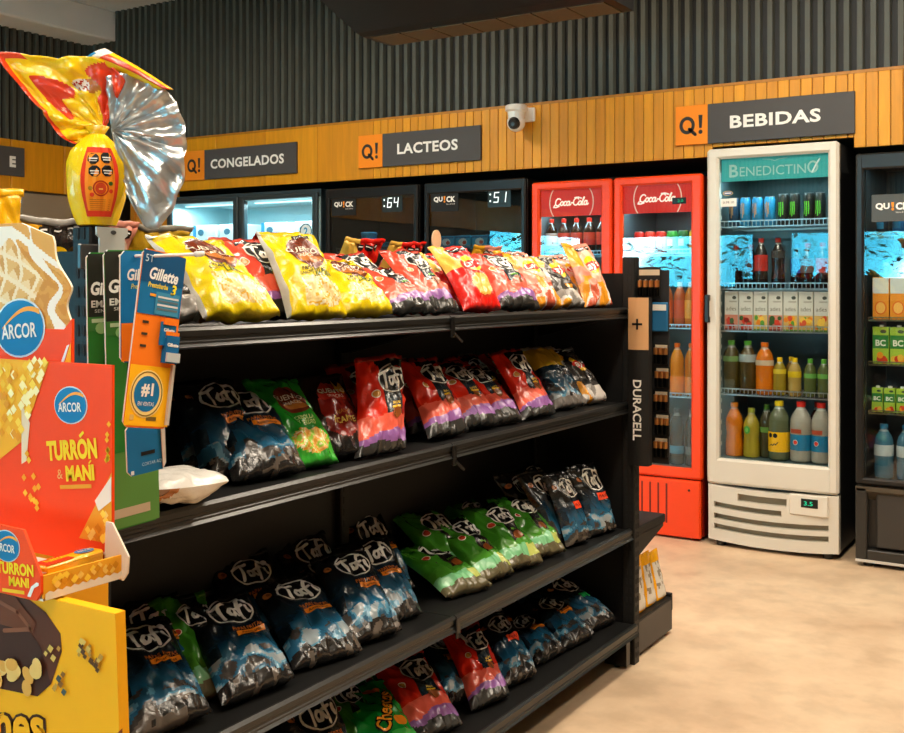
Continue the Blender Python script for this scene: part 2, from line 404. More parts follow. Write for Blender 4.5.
# posts in the corner
m = MB(); m.box(-6.16, -5.72, 5.46, 5.50, 0, 1.985, C('c98520')); m.box(-6.16, -6.12, 5.44, 5.46, 0, 1.985, C('b4741a')); struct('trim_8', m, 'wood')['label'] = 'wooden side panel left of the freezers'
m = MB(); m.box(-6.66, -6.36, 5.46, 5.50, 0, 1.985, C('c08028')); struct('trim_9', m, 'wood')['label'] = 'wooden corner panel beside the dark doorway'
m = MB(); m.box(XL, XL + .03, 4.90, 5.33, 0, 1.98, C('8f806c'), .004); struct('trim_10', m, 'wall')['label'] = 'taupe panel on the left wall under the wooden band'
# baseboard on the back wall
m = MB(); m.box(XL, XR, YB - .02, YB, 0, .1, BLACK); struct('baseboard_back', m, 'paint')

# ------------------------------------------------------------------ section signs
def section_sign(x0, xs, x1, word, label):
    t = empty('section_sign', ((x0 + x1) / 2, 5.44, 2.155), label, 'sign', 'section signs on the wooden band')
    z0, z1, y = 2.053, 2.258, 5.433
    m = MB(); m.box(xs, x1, y, 5.449, z0, z1, C('4a4848'), .002); part('name_panel', m, 'card', t)
    m = MB(); m.box(x0, xs, y - .001, 5.449, z0, z1, C('ee8a1e'), .002); p = part('brand_panel', m, 'card', t)
    cx = (x0 + xs) / 2
    m = MB(); h = .095
    q = ring(.042, .046, .018, 24); f = onY(cx - .022, y - .003, 2.155); m.decal(q, f, C('33302e'))
    m.decal(strokes([[(.012, -.02), (.044, -.05)]], .018), f, C('33302e'))
    f = onY(cx + .05, y - .003, 2.155); m.decal([[(-.011, .05), (.011, .05), (.007, -.018), (-.007, -.018)]] + xf(disc(.011, .011), 0, -.038), f, C('33302e'))
    part('emblem', m, 'card', p)
    m = MB(); m.decal(text(word, w=(x1 - xs) * .62 if len(word) < 9 else (x1 - xs) * .8, h=.066, bold=.03, space=1.06), onY((xs + x1) / 2 - (0.02 if len(word) > 8 else .02), y - .003, 2.155), WHITE); part('lettering', m, 'card', t)
section_sign(-1.994, -1.821, -1.092, 'BEBIDAS', 'dark sign reading BEBIDAS with an orange Q square, above the white fridge')
section_sign(-4.076, -3.891, -3.186, 'LACTEOS', 'dark sign reading LACTEOS with an orange Q square')
section_sign(-5.604, -5.41, -4.582, 'CONGELADOS', 'dark sign reading CONGELADOS with an orange Q square')
t = empty('section_sign', (-6.64, 4.5, 2.19), 'dark sign ending in E on the left wall band', 'sign', 'section signs on the wooden band')
m = MB(); m.box(-6.655, -6.64, 4.05, 4.90, 2.09, 2.295, C('4a4848'), .002); part('name_panel', m, 'card', t)
m = MB(); m.decal(text('E', h=.078, bold=.06), onX(-6.637, 4.80, 2.19), WHITE); part('lettering', m, 'card', t)

# ------------------------------------------------------------------ security camera
t = empty('security_camera', (-2.9, 5.45, 2.30), 'white dome security camera on the wooden band', 'security camera')
m = MB(); m.box(-2.895, -2.83, 5.43, 5.45, 2.25, 2.33, WHITE, .006); m.box(-2.90, -2.87, 5.36, 5.44, 2.31, 2.335, WHITE, .004); part('bracket', m, 'plastic', t)
m = MB(); m.lathe(-2.90, 5.345, 2.22, [(.012, .115), (.055, .115), (.062, .108), (.062, .085), (.05, .075), (.045, .03)], WHITE, 20); part('housing', m, 'plastic', t, .6)
m = MB(); m.lathe(-2.90, 5.345, 2.185, [(.004, 0)] + [(.052 * sin(a), .052 - .052 * cos(a)) for a in [pi * k / 10 for k in range(1, 10)]] + [(.004, .104)], WHITE, 20); h = part('ball_head', m, 'plastic', t, True)
m = MB(); f = lambda a, b: (-2.892 + a, 5.2925 - .0, 2.222 + b)
m.tube([(-2.893, 5.31, 2.229), (-2.892, 5.2915, 2.222)], [.036, .03], C('111214'), 16); m.tube([(-2.892, 5.292, 2.222), (-2.892, 5.288, 2.2215)], [.014, .012], C('3a3f44'), 12); part('lens', m, 'plastic', h, .5)

# ------------------------------------------------------------------ suspended air conditioner
t = empty('air_conditioner', (-2.52, 4.2, 2.6), 'long black air conditioner hanging under the ceiling', 'air conditioner')
prof = [(4.535, 2.552), (4.30, 2.552), (4.25, 2.562), (3.97, 2.66), (3.72, 2.76), (3.68, 2.79), (3.68, 2.84), (4.535, 2.84)]
m = MB(); m.prism(prof, -3.20, -1.86, C('1b1b1c'), 0); part('casing', m, 'shelf', t)
m = MB()
for k in range(7):
    a = -3.16 + k * .18; m.box(a, a + .172, 4.315, 4.515, 2.546, 2.556, C('5a4c36'), .002)
part('intake_grille', m, 'matte', t)
m = MB(); m.box(-1.95, -1.90, 4.536, 4.539, 2.565, 2.572, C('9adfe0')); m.box(-1.98, -1.965, 4.536, 4.539, 2.565, 2.572, C('9adfe0')); part('indicator', m, 'plastic', t)
m = MB()
for x in (-3.05, -2.0):
    for y_ in (3.8, 4.4): m.tube([(x, y_, 2.83), (x, y_, ZC)], .008, C('333333'), 6)
part('hanger_rod', m, 'metal', t)

# ------------------------------------------------------------------ ceiling lamps over the aisles, and one added front fill lamp
def lamp(x, y, l, power, label, along='y', warm=(1., .86, .68), w=.22):
    hx, hy = (w / 2, l / 2) if along == 'y' else (l / 2, w / 2)
    t = empty('ceiling_light', (x, y, 3.2), label, 'lamp', 'lamps hanging over the aisles')
    m = MB(); m.box(x - hx - .02, x + hx + .02, y - hy - .02, y + hy + .02, 3.2, 3.25, C('2a2a2a'), .004); m.tube([(x, y, 3.24), (x, y, ZC)], .01, C('2a2a2a')); part('lamp_housing', m, 'paint', t)
    L = bpy.data.lights.new('lamp_glow', 'AREA'); L.shape = 'RECTANGLE'; L.size = 2 * hx; L.size_y = 2 * hy; L.energy = power; L.color = warm
    o = bpy.data.objects.new('lamp_glow', L); COL.objects.link(o); o.parent = t; o.location = (0, 0, -.012)
LP = 55
for i, (x, y, l, p, al) in enumerate(LAMPS):
    lamp(x, y, l, p, 'long unseen lamp hanging over the shop floor', al)

BKF[0] = False
BAGS = [
(1,'lays_black',-1.530,1.491,(-0.71,0.30,0.64),0.150,0.190,0.06,'black and orange chip bag half hidden behind the hanging razor cards'),
(1,'quento_yellow',-1.475,1.587,(-0.75,0.11,0.65),0.165,0.260,0.07,'large yellow chip bag slumped beside the hanging blue and orange razor card'),
(1,'tafi_red',-1.540,1.762,(-0.66,0.27,0.70),0.160,0.260,0.06,'salmon and grey chip bag wedged between two yellow bags on the top shelf'),
(1,'quento_yellow',-1.470,1.815,(-0.54,0.19,0.82),0.145,0.235,0.06,'tall upright yellow chip bag with brown oval, middle of the three yellow bags'),
(1,'quento_yellow',-1.475,2.003,(-0.75,0.28,0.60),0.150,0.220,0.06,'low yellow chip bag lying back, rightmost of the three yellow bags'),
(1,'tafi_red',-1.580,2.218,(-0.70,0.06,0.71),0.150,0.220,0.06,'grey and salmon bag with white circle, behind the rightmost yellow bag'),
(1,'tafi_red',-1.475,2.193,(-0.82,0.27,0.51),0.150,0.220,0.06,'salmon bag lying flat at the front, right of the yellow bags'),
(1,'tafi_red',-1.470,2.304,(-0.70,0.26,0.66),0.150,0.250,0.06,'salmon bag with purple foot, left of the bright red potato chip bag'),
(1,'lays_red',-1.570,2.575,(-0.64,0.18,0.75),0.130,0.220,0.06,'red chip bag standing behind the bright red front bag on the top shelf'),
(1,'lays_red',-1.465,2.512,(-0.62,0.24,0.75),0.150,0.240,0.06,'bright red potato chip bag with yellow circle, front of the top shelf'),
(1,'tafi_red',-1.475,2.742,(-0.67,0.24,0.70),0.150,0.240,0.06,'salmon and grey bag with purple foot, just right of the bright red bag'),
(1,'lays_pink',-1.480,2.924,(-0.64,0.17,0.74),0.130,0.240,0.06,'orange and pink potato chip bag leaning against a grey one'),
(1,'lays_black',-1.470,3.070,(-0.63,0.17,0.75),0.150,0.220,0.06,'charcoal potato chip bag with yellow circle on the top shelf'),
(1,'lays_pink',-1.510,3.261,(-0.59,0.12,0.79),0.130,0.220,0.06,'narrow pink chip bag squeezed behind the upright last bag of the top shelf'),
(1,'lays_pink',-1.470,3.277,(-0.39,0.12,0.87),0.150,0.240,0.06,'upright pink and orange chip bag at the far end of the top shelf'),
(2,'tafi_blue',-1.580,1.637,(-0.66,0.22,0.72),0.150,0.240,0.06,'dark blue bag farthest left and rearmost on the second shelf'),
(2,'tafi_blue',-1.510,1.610,(-0.61,0.21,0.76),0.150,0.240,0.06,'crumpled dark blue bag behind the white lying packet on the second shelf'),
(2,'tafi_blue',-1.460,1.653,(-0.72,0.29,0.63),0.170,0.250,0.06,'blue and silver bag with a white circle beside the green bag, second shelf'),
(2,'quento_green',-1.470,1.798,(-0.66,0.18,0.73),0.130,0.235,0.06,'green snack bag with brown oval on the second shelf'),
(2,'quento_brown',-1.530,1.918,(-0.67,0.24,0.70),0.140,0.230,0.06,'brown snack bag with a silver seam squeezed behind the green bag'),
(2,'quento_picante',-1.480,1.916,(-0.59,0.36,0.72),0.140,0.235,0.06,'dark red and brown snack bag with a flame beside the silver seam'),
(2,'tafi_red',-1.550,2.121,(-0.57,0.37,0.74),0.140,0.250,0.06,'black and red bag mostly hidden behind the upright red bag'),
(2,'tafi_red',-1.455,2.022,(-0.29,0.41,0.86),0.150,0.250,0.06,'upright red bag with black centre stripe, tallest on the second shelf'),
(2,'tafi_red',-1.550,2.380,(-0.56,0.25,0.79),0.130,0.230,0.06,'dark red bag in shadow right behind the upright red bag'),
(2,'tafi_red',-1.465,2.339,(-0.60,0.31,0.74),0.150,0.250,0.06,'red bag with purple foot leaning back, next right of the upright red bag'),
(2,'tafi_red',-1.480,2.522,(-0.67,0.24,0.70),0.140,0.240,0.06,'red bag tucked under its leaning neighbour in the middle of the red bags'),
(2,'tafi_red',-1.470,2.644,(-0.78,0.28,0.56),0.150,0.250,0.06,'red bag lying low with a grey foot, third of the leaning red bags'),
(2,'tafi_red',-1.560,2.775,(-0.68,0.22,0.70),0.140,0.240,0.06,'dark red bag at the rear behind the leaning red bags'),
(2,'tafi_red',-1.540,2.914,(-0.70,0.15,0.70),0.140,0.230,0.06,'dark red bag behind the red bag with the white circle near the far end'),
(2,'tafi_red',-1.460,2.838,(-0.60,0.21,0.78),0.150,0.240,0.06,'red and black bag with purple foot, last red bag before the grey ones'),
(2,'gold_black',-1.480,3.091,(-0.59,0.13,0.80),0.140,0.230,0.06,'dark grey bag with a gold top beside the last red bag'),
(2,'lays_black',-1.480,3.251,(-0.61,0.12,0.74),0.140,0.220,0.06,'black and yellow potato chip bag at the far end of the second shelf'),
(3,'tafi_blue',-1.470,1.395,(-0.82,0.33,0.47),0.165,0.260,0.06,'black and blue bag cut by the yellow display, first on the third shelf'),
(3,'tafi_blue',-1.560,1.480,(-0.75,0.36,0.56),0.150,0.250,0.06,'dark bag in deep shadow behind the first bag of the third shelf'),
(3,'tafi_green',-1.520,1.548,(-0.75,0.34,0.57),0.120,0.250,0.06,'narrow green sided bag between two black and blue bags on the third shelf'),
(3,'tafi_blue',-1.455,1.614,(-0.81,0.33,0.48),0.165,0.260,0.06,'black and blue bag right of the narrow green sided bag, third shelf'),
(3,'tafi_blue',-1.600,1.801,(-0.67,0.35,0.65),0.150,0.260,0.06,'black bag with white circle high at the rear left of the third shelf'),
(3,'tafi_blue',-1.455,1.834,(-0.82,0.36,0.44),0.165,0.260,0.06,'black and blue bag with crumpled silver foot, middle of the third shelf row'),
(3,'tafi_blue',-1.600,2.044,(-0.68,0.25,0.69),0.160,0.250,0.06,'all black bag top with a silver edge behind the middle of the third shelf'),
(3,'tafi_blue',-1.520,2.013,(-0.78,0.31,0.54),0.140,0.250,0.06,'black and blue bag peeking out left of the tall front bag, third shelf'),
(3,'tafi_blue',-1.455,2.003,(-0.71,0.37,0.60),0.150,0.250,0.06,'tall black and blue bag with orange strip, third from the yellow display'),
(3,'tafi_blue',-1.490,2.142,(-0.70,0.37,0.61),0.150,0.245,0.06,'black and blue bag overlapped by the tall one, next to the green bags'),
(3,'tafi_blue',-1.620,2.305,(-0.65,0.29,0.70),0.150,0.250,0.06,'black bag in shadow at the rear, left of the green bags'),
(3,'tafi_green',-1.465,2.444,(-0.92,0.24,0.32),0.150,0.240,0.06,'green bag lying nearly flat, leftmost and lowest of the green bags'),
(3,'tafi_green',-1.550,2.543,(-0.77,0.22,0.59),0.150,0.240,0.06,'green bag at the rear left of the green bags'),
(3,'tafi_green',-1.465,2.589,(-0.82,0.23,0.52),0.150,0.240,0.06,'green bag with cookie picture, second in the front row of green bags'),
(3,'tafi_green',-1.570,2.793,(-0.81,0.34,0.49),0.150,0.250,0.06,'green bag top showing white letters, rear middle of the green bags'),
(3,'tafi_green',-1.460,2.732,(-0.75,0.34,0.56),0.150,0.240,0.06,'green bag with mint foot, third in the front row of green bags'),
(3,'tafi_green',-1.460,2.897,(-0.76,0.28,0.59),0.140,0.240,0.06,'green bag farthest right of the green bags'),
(3,'tafi_blue',-1.550,3.069,(-0.51,-0.11,0.85),0.140,0.240,0.06,'dark bag in shadow just behind the rightmost green bag'),
(3,'tafi_blue',-1.500,3.068,(-0.42,-0.04,0.91),0.140,0.240,0.06,'black bag squeezed between the green bags and the red tagged bags'),
(3,'tafi_blue',-1.600,3.281,(-0.67,0.12,0.74),0.140,0.250,0.06,'black bag top at the rear, behind the red tagged bags of the third shelf'),
(3,'tafi_tag_red',-1.460,3.101,(-0.35,0.01,0.94),0.120,0.220,0.06,'narrow black and blue bag with red tag, left of the last bag'),
(3,'tafi_tag_red',-1.455,3.275,(-0.33,0.02,0.94),0.145,0.225,0.06,'black and blue bag with wide red tag at the far end of the third shelf'),
(4,'tafi_blue',-1.460,1.872,(-0.60,0.23,0.76),0.150,0.240,0.06,'black bag with white circle at the lower edge, first on the bottom shelf'),
(4,'tafi_green',-1.500,2.037,(-0.77,0.43,0.48),0.120,0.250,0.06,'narrow green bag left of the orange lettered green bag'),
(4,'tafi_green',-1.570,2.270,(-0.79,0.49,0.37),0.140,0.250,0.06,'green bag top with white circle behind the orange lettered bag'),
(4,'cheetos',-1.450,2.072,(-0.79,0.47,0.39),0.165,0.250,0.06,'bright green bag with slanted orange lettering on the bottom shelf'),
(4,'tafi_red',-1.460,2.274,(-0.77,0.42,0.49),0.150,0.250,0.06,'dark red and black bag right of the orange lettered green bag'),
(4,'tafi_blue',-1.510,2.477,(-0.74,0.47,0.48),0.140,0.250,0.06,'black bag in shadow between the two red bags of the bottom shelf'),
(4,'tafi_red',-1.445,2.521,(-0.67,0.47,0.57),0.130,0.240,0.06,'bright red and pink bag with black centre on the bottom shelf'),
(4,'tafi_tag_red',-1.450,2.695,(-0.71,0.49,0.50),0.135,0.240,0.06,'black and bright blue bag with orange tag beside the bright red bag'),
(4,'tafi_blue',-1.570,2.899,(-0.80,0.50,0.32),0.140,0.250,0.06,'black bag top with white letters at the rear, above the bright red bag'),
(4,'tafi_blue',-1.465,2.927,(-0.85,0.48,0.22),0.140,0.230,0.06,'crumpled blue bag with no circle showing, right of the orange tagged bag'),
(4,'tafi_blue',-1.450,3.087,(-0.83,0.46,0.32),0.160,0.240,0.06,'wide black and blue bag with orange strip on the bottom shelf'),
(4,'tafi_blue',-1.580,3.231,(-0.77,0.12,0.39),0.140,0.250,0.06,'black bag top with white letters at the rear middle of the bottom shelf'),
(4,'tafi_tag_green',-1.455,3.277,(-0.79,0.12,0.41),0.150,0.235,0.06,'black and blue bag with green tag on the bottom shelf'),
(4,'tafi_yellowgreen',-1.490,3.293,(-0.78,0.12,0.41),0.120,0.230,0.06,'black bag with yellow and green foot at the far end of the bottom shelf'),
(4,'tafi_blue',-1.600,3.281,(-0.71,0.12,0.45),0.140,0.250,0.06,'black bag in shadow at the rear far corner of the bottom shelf'),
]
# ================================================================== the snack gondola
SH = C('131313'); SH2 = C('1a1a19')
SZ = (1.240, .922, .495, .178); SXF = (-1.425, -1.42, -1.41, -1.39)
Y0, YM, Y1 = 1.20, 2.27, 3.395
g = empty('gondola_shelving', (-1.77, 2.3, 0), 'black double sided gondola shelving stacked with chip bags', 'shelving')
m = MB(); m.box(-1.79, -1.765, Y0, Y1, .05, 1.36, SH); bp_ = m
for z in (1.30, 1.10, .85, .62, .33):
    for y in (Y0 + .15, Y0 + .55, YM + .15, YM + .6): m.box(-1.765, -1.763, y, y + .09, z - .008, z + .002, C('4a4640'))
part('back_panel', m, 'shelf', g)
for y in (Y0 + .02, YM, Y1 - .02):
    m = MB(); m.box(-1.80, -1.745, y - .018, y + .018, .03, 1.37, SH2, .003)
    u = part('upright', m, 'shelf', g)
    s_ = MB()
    for k in range(42): s_.box(-1.7455, -1.7435, y - .009, y - .003, .06 + k * .031, .078 + k * .031, BLACK)
    part('slot_row', s_, 'matte', u)
def shelf(z, xf, y0, y1, side=1):
    x0 = -1.765 if side > 0 else -1.79
    m = MB()
    m.box(x0, xf, y0, y1, z - .022, z, SH, .002)
    s = part('shelf', m, 'shelf', g)
    r = MB(); a = xf; e = .012 * side
    r.prism([(a, z + .004), (a + e * .4, z + .004), (a + e, z - .002), (a + e, z - .012), (a + e * .8, z - .014), (a + e * .8, z - .020), (a + e, z - .022), (a + e, z - .026), (a + e * 1.5, z - .031), (a + e * .4, z - .035), (a, z - .034)], y0, y1, SH2)
    part('price_rail', r, 'paint', s)
    for y in (y0 + .012, y1 - .012):
        b = MB(); b.prism([(x0, z - .022), (x0, z - .10), (x0 + .03 * side, z - .10), (xf - .03 * side, z - .03), (xf - .03 * side, z - .022)], y - .003, y + .003, SH2); part('bracket', b, 'shelf', s)
    return s
for z, xf_ in zip(SZ, SXF):
    s1_ = shelf(z, xf_, Y0, YM - .002); shelf(z, xf_, YM + .002, Y1)
    c = MB(); c.box(xf_ + .013, xf_ + .019, YM - .012, YM + .006, z - .05, z + .002, BLACK, .002); c.tube([(xf_ + .018, YM, z - .04), (xf_ + .03, YM + .02, z - .062)], .004, BLACK)
    part('rail_clip', c, 'plastic', s1_)
    shelf(z, -3.55 - xf_, Y0, Y1, -1)
for x in (-1.44, -2.1):
    for y in (Y0 + .03, YM, Y1 - .03):
        m = MB(); m.lathe(x, y, 0, [(.02, 0), (.02, .02), (.01, .022), (.01, .05)], BLACK, 10); m.box(x - .04, x + .04, y - .015, y + .015, .045, .15, SH); part('foot', m, 'plastic', g)

def endcap(y, sgn, label, shelves, base):
    t = empty('endcap_rack', (-1.77, y, 0), label, 'shelving', 'end racks of the gondola')
    m = MB(); m.box(-2.10, -1.435, y - .008, y + .008, .05, 1.375 if sgn < 0 else 1.36, SH); part('back_panel', m, 'shelf', t)
    for x in (-2.12, -1.415):
        m = MB(); m.box(x - .022, x + .022, y - .022, y + .022, .035, 1.415, SH2, .003); u = part('upright', m, 'shelf', t)
        s_ = MB()
        for k in range(44):
            z = .06 + k * .031
            s_.box(x + .0215, x + .0235, y - .012, y - .006, z, z + .018, BLACK); s_.box(x + .0215, x + .0235, y + .006, y + .012, z, z + .018, BLACK)
            s_.box(x - .01, x - .004, y - .0235, y - .0215, z, z + .018, BLACK); s_.box(x + .004, x + .010, y - .0235, y - .0215, z, z + .018, BLACK)
        part('slot_row', s_, 'matte', u)
        f = MB(); f.lathe(x, y, 0, [(.022, 0), (.022, .012), (.008, .016), (.008, .036)], BLACK, 12); part('foot', f, 'plastic', t, .6)
    for z, x0, x1, dp in shelves:
        ya, yb = sorted((y + sgn * .01, y + sgn * dp))
        m = MB(); m.box(x0, x1, ya, yb, z - .03, z, SH, .003); s = part('shelf', m, 'shelf', t)
        for x in (x0 + .004, x1 - .004):
            b = MB()
            pts = [(y + sgn * .01, z - .03), (y + sgn * .01, z - .11), (y + sgn * (dp - .02), z - .04), (y + sgn * (dp - .02), z - .03)]
            b.prism(pts, x - .003, x + .003, SH2, 0); part('bracket', b, 'shelf', s)
    if base:
        ya, yb = y + .025, y + base
        m = MB(); m.box(-2.10, -1.405, ya, yb, .05, .165, C('4b4643'), .004); k = part('base_box', m, 'shelf', t)
        q = MB(); q.box(-2.10, -1.405, ya, yb, .165, .172, SH, .002); q.box(-2.10, -1.405, yb - .012, yb + .004, .12, .185, SH, .003); part('base_tray', q, 'shelf', k)
        for x in (-2.05, -1.43):
            f = MB(); f.lathe(x, yb - .03, 0, [(.022, 0), (.022, .018), (.01, .02), (.01, .05)], BLACK, 10); part('foot', f, 'plastic', t)
    return t
endcap(3.425, 1, 'black end rack at the far end of the gondola, facing the fridges', [(.49, -2.1, -1.405, .30)], .37)
endcap(1.17, -1, 'black end rack at the near end of the gondola, behind the sweets displays', [], 0)

# ================================================================== chip bags
def mixc(a, b, t): return tuple(x + (y - x) * t for x, y in zip(a, b))
def nz(u, v, s): return noise.noise(Vector((u, v, s)))
K = C('0f1011'); NAVY = C('122b3c'); BLUE = C('1b587a'); SILV = C('8b979d'); GREY = C('4b4a48')
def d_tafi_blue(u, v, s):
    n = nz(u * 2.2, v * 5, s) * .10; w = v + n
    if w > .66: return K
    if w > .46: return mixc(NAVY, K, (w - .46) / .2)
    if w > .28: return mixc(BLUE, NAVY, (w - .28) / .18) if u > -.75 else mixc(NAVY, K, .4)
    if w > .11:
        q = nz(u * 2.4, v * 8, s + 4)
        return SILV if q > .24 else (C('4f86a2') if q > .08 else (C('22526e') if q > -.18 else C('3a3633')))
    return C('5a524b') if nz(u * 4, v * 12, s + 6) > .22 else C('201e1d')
def d_tafi_red(u, v, s):
    w = v + nz(u * 2, v * 4, s) * .05
    if w < .10: return mixc(GREY, K, .6)
    if w < .2 + u * .05: return C('8a5a9c')
    if w > .36 and -.15 < u < .62: return K if w > .55 else C('1d2a33')
    if w > .88 and u > -.3: return K
    if w < .36: return C('e2604c')
    return C('d0260f') if u < .0 else C('b41f0e')
def d_tafi_green(u, v, s):
    w = v + nz(u * 2, v * 4, s) * .05
    if w < .09: return C('5f583f')
    if w < .22: return C('74b884') if u < .35 else C('b3bd62')
    if w > .3 and .0 < u < .62: return K if w > .46 else C('33261c')
    return C('3a8220') if w > .35 else C('468c28')
def d_yg(u, v, s):
    c = d_tafi_blue(u, v, s)
    w = v + nz(u * 2, v * 4, s) * .06
    if w < .26: return C('7fa52a') if u > 0 else C('c9c23a')
    return K if w < .6 else c
def d_qy(u, v, s):
    w = v + nz(u * 2, v * 3, s) * .03
    if w < .36 and w > .06 and u > -.45 and (u + .1) ** 2 / .9 + ((w - .2) / .17) ** 2 < 1:
        return [C('d9c184'), C('e3d09a'), C('d2a32e'), C('e0d3ae')][int(abs(nz(u * 3, v * 8, s + 2)) * 12) % 4]
    if u < -.93: return C('b9b6b0')
    return C('e2c600') if w < .93 else C('c4a600')
def d_qg(u, v, s):
    if v < .32 and v > .07 and ((u - .1) / .7) ** 2 + ((v - .2) / .13) ** 2 < 1: return [C('c98a2a'), C('d8b060'), C('8fc03c'), C('e0d8b0')][int(abs(nz(u * 2.5, v * 7, s)) * 12) % 4]
    return C('1f8f24') if v > .3 else C('2f9e2c')
def d_qb(u, v, s): return C('3a1d12') if u < .55 else C('8f8d8a')
def d_qp(u, v, s):
    if ((u - .1) / .75) ** 2 + ((v - .5) / .36) ** 2 < 1: return C('7c1a10') if v < .6 else C('a8281a')
    return C('2a1712') if v > .12 else K
def d_lr(u, v, s):
    if u < -.35 and v > .55: return C('e0b24a')
    if ((u - .1) / .5) ** 2 + ((v - .28) / .16) ** 2 < 1: return C('d9b050')
    if ((u - .1) / .6) ** 2 + ((v - .28) / .19) ** 2 < 1: return C('c03018')
    return C('d8180f')
def d_lp(u, v, s):
    if u < -.3 and v > .6: return C('d99a1e')
    n = nz(u * 1.6, v * 4, s)
    if v < .45 and n > .12: return C('e09322')
    if v < .3: return C('dccdc2') if n > -.1 else C('c0563a')
    return C('d98c78')
def d_lb(u, v, s):
    if u < -.25 and v > .72: return C('e2a41c')
    n = nz(u * 1.6, v * 4, s)
    if v < .4 and n > .18: return C('d99220')
    if v < .22: return C('c8c2bc') if n > -.1 else C('8e8a86')
    if -.95 < u - (v - .5) < -.72: return C('b7b3ae')
    return C('3b3836')
def d_gold(u, v, s): return C('b08a1c') if v > .62 else (d_tafi_blue(u, min(v, .6), s) if v > .12 else C('6f6a66'))
def d_ch(u, v, s): return C('128a2e') if not (u > .1 and v < .22) else C('3fb24a')
def d_white(u, v, s):
    n = nz(u * 1.4, v * 2.2, s)
    return C('d9d6cf') if v < .55 + n * .3 else (C('b9773c') if n > 0 else C('8a5a34'))
def d_red_glare(u, v, s):  # red bag print with the top shelf's glare painted into its colours
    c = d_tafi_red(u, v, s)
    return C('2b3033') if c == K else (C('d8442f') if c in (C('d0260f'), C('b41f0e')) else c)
DES = {'plain_yellow': (lambda u, v, s: C('f0b40c')), 'tafi_salmon': d_red_glare, 'tafi_blue': d_tafi_blue, 'tafi_tag_red': d_tafi_blue, 'tafi_tag_green': d_tafi_blue, 'tafi_yellowgreen': d_yg, 'tafi_red': d_tafi_red, 'tafi_green': d_tafi_green,
       'quento_yellow': d_qy, 'quento_green': d_qg, 'quento_brown': d_qb, 'quento_picante': d_qp, 'lays_red': d_lr, 'lays_pink': d_lp, 'lays_black': d_lb,
       'gold_black': d_gold, 'cheetos': d_ch, 'white_packet': d_white}
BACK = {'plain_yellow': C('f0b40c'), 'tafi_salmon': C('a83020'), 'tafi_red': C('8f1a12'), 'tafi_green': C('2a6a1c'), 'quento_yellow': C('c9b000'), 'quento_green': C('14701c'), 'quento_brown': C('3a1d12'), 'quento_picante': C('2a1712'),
        'lays_red': C('b0140c'), 'lays_pink': C('d98f7c'), 'cheetos': C('0f7a28'), 'white_packet': C('d5d2cc'), 'lays_black': C('a8a5a0'), 'gold_black': C('8a8578')}
